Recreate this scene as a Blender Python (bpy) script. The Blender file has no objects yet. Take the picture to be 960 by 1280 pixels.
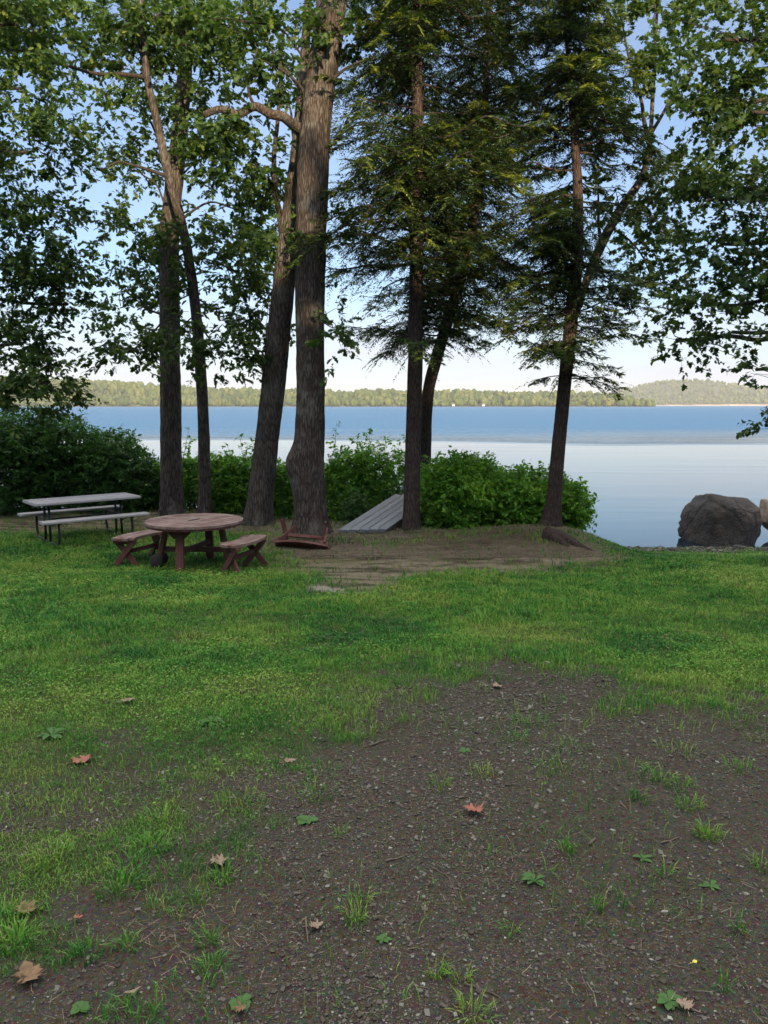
import bpy, math, random
import numpy as np
from mathutils import Vector, noise as mnoise

# ------------------------------------------------------------------ camera, sky, sun, exposure
S = bpy.context.scene
COL = S.collection
W0, H0, FPX = 960.0, 1280.0, 961.0
PITCH = math.radians(7.94)
CAM = np.array([0.0, 0.0, 1.6])
cd = bpy.data.cameras.new("camera")
cam = bpy.data.objects.new("camera", cd)
COL.objects.link(cam)
cd.sensor_fit = 'VERTICAL'; cd.sensor_height = 24.0; cd.sensor_width = 18.0
cd.lens = 24.0 * FPX / H0
cd.clip_start = 0.05; cd.clip_end = 12000
cam.location = CAM
cam.rotation_euler = (math.pi / 2 - PITCH, 0, 0)
S.camera = cam

SUN_EL, SUN_AZ = math.radians(14.0), math.radians(168.0)   # azimuth clockwise from +Y
wd = bpy.data.worlds.new("World"); S.world = wd; wd.use_nodes = True
nt = wd.node_tree; nt.nodes.clear()
wo = nt.nodes.new('ShaderNodeOutputWorld'); bg = nt.nodes.new('ShaderNodeBackground')
sky = nt.nodes.new('ShaderNodeTexSky'); sky.sky_type = 'NISHITA'; sky.sun_disc = False
sky.sun_elevation = SUN_EL; sky.sun_rotation = SUN_AZ
sky.air_density = 1.0; sky.dust_density = 0.4; sky.ozone_density = 3.6
bg.inputs[1].default_value = 0.098
# broken white cloud: thin streaks low over the lake, plus a bright deck added overhead, out of view, to fill the shaded yard
L = nt.links.new
tc = nt.nodes.new('ShaderNodeTexCoord')
def wmath(op, a, b=0.0, c=0.0):
    n = nt.nodes.new('ShaderNodeMath'); n.operation = op
    for i, v in enumerate((a, b, c)):
        if hasattr(v, 'links'): L(v, n.inputs[i])
        else: n.inputs[i].default_value = v
    return n.outputs[0]
def wnoise(scale, stretch, detail, lo, hi):
    mp = nt.nodes.new('ShaderNodeMapping'); mp.inputs['Scale'].default_value = stretch
    nz = nt.nodes.new('ShaderNodeTexNoise'); nz.inputs['Scale'].default_value = scale
    nz.inputs['Detail'].default_value = detail; nz.inputs['Roughness'].default_value = 0.55
    mr = nt.nodes.new('ShaderNodeMapRange'); mr.interpolation_type = 'SMOOTHSTEP'
    mr.inputs[1].default_value = lo; mr.inputs[2].default_value = hi
    L(tc.outputs['Generated'], mp.inputs[0]); L(mp.outputs[0], nz.inputs['Vector']); L(nz.outputs[0], mr.inputs[0])
    return mr.outputs[0]
sep = nt.nodes.new('ShaderNodeSeparateXYZ'); L(tc.outputs['Generated'], sep.inputs[0]); dz = sep.outputs[2]
def wstep(v, lo, hi):
    mr = nt.nodes.new('ShaderNodeMapRange'); mr.interpolation_type = 'SMOOTHSTEP'
    mr.inputs[1].default_value = lo; mr.inputs[2].default_value = hi; L(v, mr.inputs[0]); return mr.outputs[0]
low = wmath('MULTIPLY', wmath('SUBTRACT', 1.0, wstep(dz, .04, .22)), wmath('MULTIPLY_ADD', wnoise(2.3, (1.4, 1.4, 9), 6, .38, .72), .3, .62))
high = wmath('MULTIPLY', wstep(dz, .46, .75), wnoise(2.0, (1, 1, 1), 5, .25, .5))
mx = nt.nodes.new('ShaderNodeMix'); mx.data_type = 'RGBA'; mx.inputs[7].default_value = (4.45, 4.5, 5.2, 1)
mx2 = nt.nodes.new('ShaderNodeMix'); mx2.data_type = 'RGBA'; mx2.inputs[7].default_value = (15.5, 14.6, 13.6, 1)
veil = wmath('MAXIMUM', low, wmath('MULTIPLY_ADD', wnoise(1.7, (1, 1, 2.5), 6, .35, .75), .2, .1))
L(veil, mx.inputs[0]); L(sky.outputs[0], mx.inputs[6])
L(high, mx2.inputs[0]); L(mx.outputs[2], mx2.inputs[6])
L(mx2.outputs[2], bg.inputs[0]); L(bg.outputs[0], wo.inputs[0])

sl = bpy.data.lights.new("sun", 'SUN'); sl.energy = 5.0; sl.angle = math.radians(0.5); sl.color = (1.0, 0.74, 0.44)
sun = bpy.data.objects.new("sun", sl); COL.objects.link(sun)
sd = Vector((math.sin(SUN_AZ) * math.cos(SUN_EL), math.cos(SUN_AZ) * math.cos(SUN_EL), math.sin(SUN_EL)))
sun.rotation_euler = sd.to_track_quat('Z', 'Y').to_euler()
S.view_settings.view_transform = 'Standard'; S.view_settings.look = 'None'
S.view_settings.gamma = 1.0; S.view_settings.use_curve_mapping = False
S.view_settings.exposure = 1.02
S.render.engine = 'CYCLES'
S.cycles.use_denoising = True
S.cycles.max_bounces = 6; S.cycles.diffuse_bounces = 3; S.cycles.glossy_bounces = 2
S.cycles.transmission_bounces = 3; S.cycles.transparent_max_bounces = 4
S.cycles.sample_clamp_indirect = 5.0

HAZE = 0.00014
# ------------------------------------------------------------------ helpers
RNG = np.random.default_rng(7)
random.seed(7)

def unit(v):
    v = np.asarray(v, float)
    return v / np.maximum(np.linalg.norm(v, axis=-1, keepdims=True), 1e-9)

CP, SP = math.cos(PITCH), math.sin(PITCH)
def ray(px, py):
    u, v = (px - W0 / 2) / FPX, (H0 / 2 - py) / FPX
    return np.array([u, CP + v * SP, -SP + v * CP])
def P(px, py, Y):
    d = ray(px, py); return CAM + d * (Y / d[1])
def on_plane(px, py, z):
    d = ray(px, py); return CAM + d * ((z - CAM[2]) / d[2])

def vnoise(p, seed=0):
    p = np.atleast_2d(np.asarray(p, float))
    i = np.floor(p).astype(np.int64); f = p - i
    f = f * f * (3 - 2 * f)
    def h(ix, iy, iz):
        n = (ix * 374761393 + iy * 668265263 + iz * 2147483647 + seed * 974711) & 0xffffffff
        n = ((n ^ (n >> 13)) * 1274126177) & 0xffffffff
        n = (n ^ (n >> 16)) & 0xffff
        return n / 32767.5 - 1.0
    r = 0
    for dx in (0, 1):
        wx = f[:, 0] if dx else 1 - f[:, 0]
        for dy in (0, 1):
            wy = f[:, 1] if dy else 1 - f[:, 1]
            for dz in (0, 1):
                wz = f[:, 2] if dz else 1 - f[:, 2]
                r = r + wx * wy * wz * h(i[:, 0] + dx, i[:, 1] + dy, i[:, 2] + dz)
    return r
def fbm(p, o=3, seed=0):
    p = np.atleast_2d(np.asarray(p, float)); r = 0; a = 1.0; t = 0
    for k in range(o):
        r = r + a * vnoise(p * 2 ** k, seed + k * 17); t += a; a *= .5
    return r / t
def n2(x, y, s, o=3, seed=0):
    return fbm(np.stack([x * s, y * s, np.zeros_like(x)], -1), o, seed)
def sstep(a, b, x):
    t = np.clip((x - a) / (b - a), 0, 1); return t * t * (3 - 2 * t)

def mesh_np(name, V, groups, smooth=False):
    """groups: list of (n,k) int arrays of faces"""
    me = bpy.data.meshes.new(name)
    V = np.ascontiguousarray(V, dtype=np.float32)
    groups = [np.asarray(g, np.int32) for g in groups if len(g)]
    loops = np.concatenate([g.ravel() for g in groups])
    sizes = np.concatenate([np.full(len(g), g.shape[1], np.int32) for g in groups])
    starts = np.concatenate([[0], np.cumsum(sizes)[:-1]]).astype(np.int32)
    me.vertices.add(len(V)); me.vertices.foreach_set('co', V.ravel())
    me.loops.add(len(loops)); me.loops.foreach_set('vertex_index', loops)
    me.polygons.add(len(sizes)); me.polygons.foreach_set('loop_start', starts)
    me.polygons.foreach_set('use_smooth', np.full(len(sizes), smooth, dtype=bool))
    me.update(calc_edges=True)
    return me

class MB:
    def __init__(s): s.V = []; s.G = {}; s.n = 0
    def add(s, V, *faces):
        V = np.asarray(V, float).reshape(-1, 3)
        for f in faces:
            f = np.asarray(f, np.int64)
            if len(f): s.G.setdefault(f.shape[1], []).append(f + s.n)
        s.V.append(V); s.n += len(V); return s
    def build(s, name, m, parent=None, smooth=False):
        V = np.concatenate(s.V); G = [np.concatenate(g) for g in s.G.values()]
        if parent is not None:
            V = V - np.array(parent.location)
        me = mesh_np(name, V, G, smooth)
        me.materials.append(m)
        o = bpy.data.objects.new(name, me); COL.objects.link(o)
        if parent is not None: o.parent = parent
        return o

def build_multi(pairs, name, parent):
    pairs = [(mb, m) for mb, m in pairs if mb.n]
    V = np.concatenate([np.concatenate(mb.V) for mb, _ in pairs]) - np.array(parent.location)
    G = []; idx = []; off = 0
    for k, (mb, _) in enumerate(pairs):
        for gl in mb.G.values():
            gl = np.concatenate(gl) + off; G.append(gl); idx.append(np.full(len(gl), k, np.int32))
        off += mb.n
    me = mesh_np(name, V, G)
    for _, m in pairs: me.materials.append(m)
    me.polygons.foreach_set('material_index', np.concatenate(idx))
    o = bpy.data.objects.new(name, me); COL.objects.link(o); o.parent = parent
    return o

def child(o, up):      # o was built relative to up's parent thing: hang it below a part
    o.parent = up; return o

def tag(o, label=None, cat=None, group=None, kind=None):
    if label: o['label'] = label
    if cat: o['category'] = cat
    if group: o['group'] = group
    if kind: o['kind'] = kind
    return o
def thing(name, loc, label, cat, group=None):
    o = bpy.data.objects.new(name, None); COL.objects.link(o)
    o.location = [float(v) for v in loc]; o.empty_display_size = .2
    return tag(o, label, cat, group)

def spline(pts, step=0.05):
    pts = np.asarray(pts, float)
    q = np.vstack([2 * pts[0] - pts[1], pts, 2 * pts[-1] - pts[-2]])
    out = []
    for i in range(1, len(q) - 2):
        d = np.linalg.norm(q[i + 1][:3] - q[i][:3]); n = max(2, int(d / step))
        t = np.linspace(0, 1, n, endpoint=False)[:, None]
        a, b, c, e = q[i - 1], q[i], q[i + 1], q[i + 2]
        out.append(.5 * ((2 * b) + (-a + c) * t + (2 * a - 5 * b + 4 * c - e) * t ** 2 + (-a + 3 * b - 3 * c + e) * t ** 3))
    out.append(q[-2][None]); return np.vstack(out)

def frames(path):
    T = unit(np.gradient(path, axis=0))
    r = np.array([1., 0, 0]) if abs(T[0][0]) < .8 else np.array([0, 1., 0])
    N = np.zeros_like(path); n = r - T[0] * (r @ T[0]); n /= np.linalg.norm(n)
    for i in range(len(path)):
        n = n - T[i] * (n @ T[i]); n /= max(np.linalg.norm(n), 1e-9); N[i] = n
    return T, N, np.cross(T, N)

def tube(path, rad, sides=8, rmod=None, cap=True):
    path = np.asarray(path, float); n = len(path)
    rad = np.broadcast_to(np.asarray(rad, float), (n,))
    T, N, B = frames(path)
    a = np.linspace(0, 2 * np.pi, sides, endpoint=False)
    R = np.broadcast_to(rad[:, None], (n, sides)).copy()
    if rmod is not None: R = rmod(path, a, R)
    V = path[:, None, :] + R[..., None] * (np.cos(a)[None, :, None] * N[:, None, :] + np.sin(a)[None, :, None] * B[:, None, :])
    i = np.arange(n - 1)[:, None]; j = np.arange(sides)[None, :]; k = (j + 1) % sides
    F = np.stack([i * sides + j, i * sides + k, (i + 1) * sides + k, (i + 1) * sides + j], -1).reshape(-1, 4)
    V = V.reshape(-1, 3)
    caps = []
    if cap:
        V = np.vstack([V, path[0], path[-1]])
        j = np.arange(sides); k = (j + 1) % sides; e = n * sides
        caps = np.vstack([np.stack([k, j, np.full(sides, e)], -1),
                          np.stack([(n - 1) * sides + j, (n - 1) * sides + k, np.full(sides, e + 1)], -1)])
    return V, F, caps

def bar(mb, a, b, w, h, up=(0, 0, 1), ch=.12):
    """chamfered board from a to b, w across, h along up"""
    a, b = np.asarray(a, float), np.asarray(b, float)
    t = unit(b - a); up = np.asarray(up, float)
    s = unit(np.cross(t, up)); u = np.cross(s, t)
    c = min(w, h) * ch
    pr = [(-w/2+c, -h/2), (w/2-c, -h/2), (w/2, -h/2+c), (w/2, h/2-c), (w/2-c, h/2), (-w/2+c, h/2), (-w/2, h/2-c), (-w/2, -h/2+c)]
    ring = np.array([s * x + u * y for x, y in pr])
    V = np.vstack([a + ring, b + ring])
    j = np.arange(8); k = (j + 1) % 8
    mb.add(V, np.stack([j, k, k + 8, j + 8], -1), np.array([list(range(7, -1, -1)), list(range(8, 16))]))

def prism(mb, outline, z0, z1, frame=None):
    """vertical extrusion of a 2-D outline (ccw)"""
    o = np.asarray(outline, float); n = len(o)
    V = np.vstack([np.c_[o, np.full(n, z0)], np.c_[o, np.full(n, z1)]])
    if frame is not None: V = frame(V)
    j = np.arange(n); k = (j + 1) % n
    mb.add(V, np.stack([j, k, k + n, j + n], -1), np.array([list(range(n - 1, -1, -1)), list(range(n, 2 * n))]))

# ------------------------------------------------------------------ materials
def mat(name):
    m = bpy.data.materials.new(name); m.use_nodes = True
    t = m.node_tree; b = t.nodes['Principled BSDF']
    return m, t, b
def node(t, typ, **kw):
    n = t.nodes.new(typ)
    for k, v in kw.items():
        if k[0] == '_': setattr(n, k[1:], v)
        else: n.inputs[k.replace('_', ' ')].default_value = v
    return n
def ramp(t, fac, stops):
    r = t.nodes.new('ShaderNodeValToRGB'); e = r.color_ramp.elements
    while len(e) < len(stops): e.new(0.5)
    for el, (p, c) in zip(e, stops):
        el.position = p; el.color = (*c, 1) if len(c) == 3 else c
    t.links.new(fac, r.inputs[0]); return r.outputs[0]
def mixc(t, fac, a, b, blend='MIX'):
    m = t.nodes.new('ShaderNodeMix'); m.data_type = 'RGBA'; m.blend_type = blend
    for i, v in ((0, fac), (6, a), (7, b)):
        if hasattr(v, 'links'): t.links.new(v, m.inputs[i])
        else: m.inputs[i].default_value = v if i == 0 else ((*v, 1) if len(v) == 3 else v)
    return m.outputs[2]
def mth(t, op, a, b=0.0):
    m = t.nodes.new('ShaderNodeMath'); m.operation = op
    for i, v in ((0, a), (1, b)):
        if hasattr(v, 'links'): t.links.new(v, m.inputs[i])
        else: m.inputs[i].default_value = v
    return m.outputs[0]
def ntex(t, scale, detail=4, rough=.55, vec=None, stretch=None, coord='Object'):
    if vec is None:
        c = t.nodes.new('ShaderNodeTexCoord'); vec = c.outputs[coord]
    if stretch:
        mp = t.nodes.new('ShaderNodeMapping'); mp.inputs['Scale'].default_value = stretch
        t.links.new(vec, mp.inputs[0]); vec = mp.outputs[0]
    n = node(t, 'ShaderNodeTexNoise', Scale=scale, Detail=detail, Roughness=rough)
    t.links.new(vec, n.inputs['Vector']); return n.outputs[0]
def bump(t, b, h, dist, strength=1.0, prev=None):
    n = node(t, 'ShaderNodeBump', Strength=strength, Distance=dist)
    t.links.new(h, n.inputs['Height'])
    if prev is not None: t.links.new(prev, n.inputs['Normal'])
    if b is not None: t.links.new(n.outputs[0], b.inputs['Normal'])
    return n.outputs[0]

def leaf_mat(name, stops, trans=.35, tint=(1.3, 1.25, .5), rough=.5, var=3.0, spec=.3):
    m, t, b = mat(name)
    g = t.nodes.new('ShaderNodeNewGeometry')
    n = ntex(t, var, 2)
    f = mth(t, 'ADD', mth(t, 'MULTIPLY', g.outputs['Random Per Island'], .6), mth(t, 'MULTIPLY', n, .5))
    c = ramp(t, f, stops)
    t.links.new(c, b.inputs['Base Color']); b.inputs['Roughness'].default_value = rough
    b.inputs['Specular IOR Level'].default_value = spec
    tr = t.nodes.new('ShaderNodeBsdfTranslucent')
    t.links.new(mixc(t, 1.0, c, tint, 'MULTIPLY'), tr.inputs[0])
    ms = t.nodes.new('ShaderNodeMixShader'); ms.inputs[0].default_value = trans
    t.links.new(b.outputs[0], ms.inputs[1]); t.links.new(tr.outputs[0], ms.inputs[2])
    t.links.new(ms.outputs[0], t.nodes['Material Output'].inputs[0])
    return m

M = {}
M['oak_leaf'] = leaf_mat('oak_leaf', [(.1, (.022, .055, .016)), (.5, (.038, .09, .022)), (.75, (.075, .14, .03)), (.95, (.2, .25, .045))], .42)
M['maple_leaf'] = leaf_mat('maple_leaf', [(.1, (.022, .052, .02)), (.55, (.038, .09, .024)), (.95, (.12, .18, .035))], .42)
M['hemlock_leaf'] = leaf_mat('hemlock_leaf', [(.15, (.014, .036, .016)), (.52, (.028, .064, .022)), (.70, (.05, .10, .027)), (.9, (.12, .16, .035))], .3, var=1.4)
M['hemlock_sunlit_tip'] = leaf_mat('hemlock_sunlit_tip', [(.2, (.06, .12, .03)), (.6, (.17, .23, .045)), (.9, (.32, .34, .055))], .35, var=1.4)  # sunlit look of outer sprays painted into the needle colour
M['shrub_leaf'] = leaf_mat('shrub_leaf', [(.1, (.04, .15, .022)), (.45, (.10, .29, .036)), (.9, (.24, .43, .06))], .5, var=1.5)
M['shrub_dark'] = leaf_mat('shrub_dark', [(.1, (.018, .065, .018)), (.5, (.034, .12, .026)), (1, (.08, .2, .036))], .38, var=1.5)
M['weed_leaf'] = leaf_mat('weed_leaf', [(.1, (.035, .11, .03)), (1, (.075, .17, .04))], .3)
M['far_leaf'] = None

def bark_mat(name, dark, mid, light, lich=.35, scale=1.0, red=None):
    m, t, b = mat(name)
    c = t.nodes.new('ShaderNodeTexCoord').outputs['Object']
    v = node(t, 'ShaderNodeTexVoronoi', Scale=26 * scale, _feature='DISTANCE_TO_EDGE')
    mp = t.nodes.new('ShaderNodeMapping'); mp.inputs['Scale'].default_value = (1, 1, .16)
    wob = mixc(t, .06, c, node_out(t, 5, c)); t.links.new(wob, mp.inputs[0]); t.links.new(mp.outputs[0], v.inputs['Vector'])
    n1 = ntex(t, 30 * scale, 5, .65, c, (1, 1, .22))
    n2_ = ntex(t, 2.2, 5, .6, c)
    h = mth(t, 'ADD', mth(t, 'MULTIPLY', mth(t, 'MINIMUM', v.outputs['Distance'], .25), 2.0), mth(t, 'MULTIPLY', n1, .8))
    col = ramp(t, mth(t, 'MULTIPLY', h, .9), [(.2, dark), (.55, mid), (.95, light)])
    if lich:
        l = ramp(t, n2_, [(.52, (0, 0, 0)), (.62, (1, 1, 1))])
        l = mth(t, 'MULTIPLY', mth(t, 'MULTIPLY', l, lich), ramp(t, n1, [(.35, (0, 0, 0)), (.6, (1, 1, 1))]))
        col = mixc(t, l, col, (.17, .175, .165))
    if red:
        col = mixc(t, ramp(t, ntex(t, 4, 3, .6, c, (1, 1, .5)), [(.5, (0, 0, 0)), (.75, (.6, .6, .6))]), col, red)
    t.links.new(col, b.inputs['Base Color']); b.inputs['Roughness'].default_value = .9
    b.inputs['Specular IOR Level'].default_value = .2
    bump(t, b, h, .02)
    return m
def node_out(t, s, vec):
    n = node(t, 'ShaderNodeTexNoise', Scale=s, Detail=3)
    t.links.new(vec, n.inputs['Vector']); return n.outputs['Color']
M['bark_oak'] = bark_mat('bark_oak', (.018, .015, .014), (.062, .053, .05), (.13, .117, .11), .5)
M['bark_pale'] = bark_mat('bark_pale', (.015, .012, .011), (.05, .042, .039), (.115, .104, .098), .7, 1.1, (.065, .038, .03))
M['bark_hemlock'] = bark_mat('bark_hemlock', (.016, .011, .011), (.052, .038, .036), (.095, .074, .07), .12, 1.4)
M['bark_twig'] = bark_mat('bark_twig', (.018, .015, .013), (.05, .042, .038), (.10, .088, .08), .2, 2.0)

def wood_mat(name, a, b_, c_, worn, wornamt, stretch=(1, 14, 14), rough=.75, scale=3.0):
    m, t, b = mat(name)
    g = t.nodes.new('ShaderNodeNewGeometry').outputs['Random Per Island']
    n = ntex(t, scale, 6, .6, None, stretch)
    n3 = ntex(t, 5, 5, .65)
    col = ramp(t, mth(t, 'ADD', mth(t, 'MULTIPLY', n, .7), mth(t, 'MULTIPLY', g, .5)), [(.25, a), (.5, b_), (.8, c_)])
    col = mixc(t, mth(t, 'MULTIPLY', ramp(t, n3, [(.42, (0, 0, 0)), (.66, (1, 1, 1))]), wornamt), col, worn)
    t.links.new(col, b.inputs['Base Color']); b.inputs['Roughness'].default_value = rough
    b.inputs['Specular IOR Level'].default_value = .35
    bump(t, b, n, .004)
    return m
M['red_top'] = wood_mat('red_top', (.058, .026, .023), (.122, .064, .055), (.195, .13, .115), (.28, .23, .21), .75)
M['red_leg'] = wood_mat('red_leg', (.05, .017, .016), (.085, .03, .027), (.12, .05, .044), (.16, .1, .09), .3)
M['red_bright'] = wood_mat('red_bright', (.04, .011, .011), (.072, .02, .018), (.10, .033, .03), (.2, .14, .13), .35)
M['dock'] = wood_mat('dock', (.12, .14, .165), (.145, .168, .2), (.175, .2, .235), (.1, .11, .125), .3, (9, 3, 9), .6, 3.0)
M['dock_frame'] = wood_mat('dock_frame', (.04, .038, .035), (.07, .065, .06), (.1, .09, .085), (.05, .05, .05), .3)
M['plank'] = wood_mat('plank', (.22, .22, .245), (.28, .28, .31), (.34, .34, .37), (.2, .2, .21), .4)

def plain(name, c, rough=.5, metal=0.0, n=8, var=.35):
    m, t, b = mat(name)
    f = ntex(t, n, 5)
    lo = tuple(x * (1 - var) for x in c); hi = tuple(min(1, x * (1 + var)) for x in c)
    t.links.new(ramp(t, f, [(.3, lo), (.7, hi)]), b.inputs['Base Color'])
    b.inputs['Roughness'].default_value = rough; b.inputs['Metallic'].default_value = metal
    bump(t, b, ntex(t, n * 8, 3), .002)
    return m
M['steel'] = plain('steel', (.022, .022, .024), .5, .0)
M['rubber'] = plain('rubber', (.02, .019, .018), .8)
M['white_paint'] = plain('white_paint', (.75, .74, .72), .5, 0, 3, .06)
M['roof'] = plain('roof', (.16, .14, .13), .8)
M['red_leaf'] = plain('red_leaf', (.23, .085, .055), .7, 0, 40, .3)
M['brown_leaf'] = plain('brown_leaf', (.16, .1, .055), .8, 0, 40, .35)
M['tan_leaf'] = plain('tan_leaf', (.21, .155, .115), .8, 0, 40, .3)
M['yellow'] = plain('yellow', (.55, .5, .06), .6, 0, 40, .2)
M['twig'] = plain('twig', (.11, .085, .07), .9, 0, 60, .4)

# ------------------------------------------------------------------ ground shape
_ty = np.linspace(-60, 60, 2401)
def _smooth(ys, zs, w=1.2):
    z = np.interp(_ty, ys, zs); k = int(w / .05); ker = np.hanning(2 * k + 3); ker /= ker.sum()
    return np.convolve(np.pad(z, k + 1, mode='edge'), ker, 'valid')
_left = _smooth([-60, 0, 1.5, 4, 8, 11, 13, 60], [.2, .02, 0, -.2, -.55, -.78, -.76, -.76])
_right = _smooth([-60, 0, 1.5, 4, 8, 11, 12, 16, 18.2, 21, 30, 60], [.2, .02, 0, -.2, -.55, -.76, -.85, -1.46, -1.79, -2.6, -4.5, -5])
WATER_Z = -1.75
MOUNDS = [(.45, 13.95, .75, .55, .07), (2.7, 13.6, 1.3, .8, .2), (-1.25, 13.5, .8, .6, .1), (1.2, 13.2, 1.6, .6, .05)]
def g(x, y):
    x = np.asarray(x, float); y = np.asarray(y, float)
    ye = np.interp(x, [-60, -4, -1.4, 60], [17.6, 17.6, 15.4, 15.0])
    zl = np.interp(y, _ty, _left) - 1.5 * sstep(ye, ye + 3.0, y) - 2.5 * sstep(ye + 3, ye + 14, y)
    zr = np.interp(y, _ty, _right)
    s = sstep(3.2, 4.8, x)
    z = zl * (1 - s) + zr * s
    for mx_, my, sx, sy, h in MOUNDS:
        z = z + h * np.exp(-((x - mx_) / sx) ** 2 - ((y - my) / sy) ** 2)
    near = np.clip(1 - np.hypot(x, y - 8) / 40, 0, 1)
    z = z + near * (.03 * n2(x, y, .9, 3, 3) + .012 * n2(x, y, 4.0, 2, 5))
    return z
def gz(x, y): return float(g(np.array([x]), np.array([y]))[0])
def on_ground(px, py):
    d = ray(px, py); t = np.linspace(1.2, 40, 6000)
    pts = CAM + d * t[:, None]
    zz = g(pts[:, 0], pts[:, 1]); k = np.argmax(pts[:, 2] <= zz)
    return np.array([pts[k, 0], pts[k, 1], zz[k]])

def poly_sd(x, y, poly):
    """signed distance, negative inside"""
    poly = np.asarray(poly)[:, :2]; n = len(poly)
    d = np.full(x.shape, 1e9); ins = np.zeros(x.shape, bool)
    for i in range(n):
        ax, ay = poly[i]; bx, by = poly[(i + 1) % n]
        ex, ey = bx - ax, by - ay; wx, wy = x - ax, y - ay
        t = np.clip((wx * ex + wy * ey) / (ex * ex + ey * ey + 1e-12), 0, 1)
        d = np.minimum(d, np.hypot(wx - ex * t, wy - ey * t))
        c = ((ay > y) != (by > y)) & (x < (bx - ax) * (y - ay) / (by - ay + 1e-12) + ax)
        ins ^= c
    return np.where(ins, -d, d)
DIRT = [on_ground(*p) for p in [(150, 1278), (190, 1130), (250, 1060), (330, 985), (420, 930), (490, 868), (530, 826), (640, 806), (740, 838), (850, 862), (959, 880)]]
DIRT += [np.array([6, 4, 0]), np.array([6, -6, 0]), np.array([-.7, -6, 0])]
NEEDLE = [on_ground(*p) for p in [(372, 712), (330, 690), (322, 664), (400, 672), (440, 676), (520, 672), (640, 672), (735, 680), (765, 694), (740, 712), (640, 716), (540, 722), (450, 742), (405, 734)]]
NEEDLE += []
BARE = [on_ground(*p) for p in [(100, 912), (165, 888), (200, 905), (180, 950), (110, 955)]]
PALE = [on_ground(*p) for p in [(376, 727), (400, 731), (436, 738), (430, 743), (395, 740)]]

def masks(x, y):
    """grass density, needle, beach, pale"""
    w = .55 * n2(x, y, 1.1, 4, 11)
    dd = poly_sd(x, y, DIRT) + w * .9 + .3 * n2(x, y, 5, 3, 15)
    grass = sstep(-.5, .55, dd + .35 * n2(x, y, 9, 2, 17))
    grass = np.maximum(grass, .05 * sstep(-.1, .5, n2(x, y, 1.2, 3, 19)))
    # sparse tufts inside the gravel, more of them to the right and far
    spot = sstep(.30, .55, n2(x, y, 2.6, 3, 21)) * sstep(.2, .8, n2(x, y, .7, 2, 23) + .45 + .12 * np.clip(x, -1, 3))
    fr = np.clip(.15 + .2 * x + .1 * (y - 3), .05, 1.0)
    grass = np.maximum(grass, spot * fr * .55)
    # patchy foreground at the left
    lf = sstep(4.6, 2.5, y) * sstep(.6, -.6, x)
    pat = .72 * sstep(-.1, .32, n2(x, y, 4.2, 4, 31) + .06 + .25 * n2(x, y, 1.0, 2, 37))
    grass = grass * (1 - lf * (1 - pat) * .97)
    bare = poly_sd(x, y, BARE) + w * .3
    grass = grass * (1 - .75 * sstep(.05, -.2, bare) * sstep(-.35, .1, n2(x, y, 4, 3, 33) + .05))
    # wear in the lawn
    grass = grass * (1 - .6 * sstep(.25, .6, n2(x, y, 1.7, 4, 41)) * sstep(9, 4.5, y))
    nd = poly_sd(x, y, NEEDLE) + w * 1.1 + .3 * n2(x, y, 5, 3, 13)
    needle = sstep(.65, -.4, nd)
    # under the trees and shrubs: bare litter
    ub = np.interp(x, [-12, -7, -4, -1.8, -1, 3.4], [13.6, 13.8, 14.6, 13.7, 12.9, 12.9])
    under = sstep(-.3, .5, y - ub + w * .9) * sstep(4.4, 3.4, x)
    needle = np.maximum(needle, under * .95)
    z = g(x, y)
    beach = sstep(-1.16, -1.32, z + .07 * w) * sstep(2.2, 3.6, x)
    grass = grass * (1 - .97 * needle) * (1 - .97 * beach)
    pale = sstep(.06, -.1, poly_sd(x, y, PALE) + .15 * n2(x, y, 5, 3, 51))
    grass = grass * (1 - .9 * pale)
    grass = np.where(z < WATER_Z + .08, 0, grass)
    return np.clip(grass, 0, 1), needle, beach, pale

def geo_axis(lo, hi, a, b, step):
    core = np.arange(a, b + 1e-6, step)
    def out(d):
        r = []; s = step; p = 0
        while p < d: s *= 1.35; p += s; r.append(min(p, d))
        return np.array(r)
    return np.concatenate([(a - out(a - lo))[::-1], core, b + out(hi - b)])
xs = geo_axis(-4000, 4000, -9.5, 9.5, .05); ys = geo_axis(-500, 3900, .8, 19.5, .05)
X, Y = np.meshgrid(xs, ys)
Z = g(X.ravel(), Y.ravel())
nx, ny = len(xs), len(ys)
i, j = np.meshgrid(np.arange(nx - 1), np.arange(ny - 1))
q = (j * nx + i).ravel()
gm = mesh_np('ground', np.c_[X.ravel(), Y.ravel(), Z], [np.stack([q, q + 1, q + nx + 1, q + nx], -1)], True)
for nm, arr in zip(('grass', 'needle', 'beach', 'pale'), masks(X.ravel(), Y.ravel())):
    a = gm.attributes.new(nm, 'FLOAT', 'POINT'); a.data.foreach_set('value', arr.astype(np.float32))
ground = bpy.data.objects.new('ground', gm); COL.objects.link(ground)
tag(ground, 'sloping lakeside ground of lawn, dark gravel and needle litter', 'ground', kind='structure')
m, t, b = mat('ground_soil')
at = lambda n: (lambda q: q.outputs['Fac'])(node(t, 'ShaderNodeAttribute', _attribute_name=n))
co = t.nodes.new('ShaderNodeTexCoord').outputs['Object']
f1 = ntex(t, 1.3, 5, .6, co); f2 = ntex(t, 60, 5, .7, co); f3 = ntex(t, 9, 4, .6, co)
vo = node(t, 'ShaderNodeTexVoronoi', Scale=85); t.links.new(co, vo.inputs['Vector'])
vo2 = node(t, 'ShaderNodeTexVoronoi', Scale=85, _feature='DISTANCE_TO_EDGE'); t.links.new(co, vo2.inputs['Vector'])
soil = ramp(t, f1, [(.3, (0.0471, 0.0391, 0.0285)), (.55, (0.0593, 0.0519, 0.0403)), (.75, (0.0714, 0.0665, 0.0537))])
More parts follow.
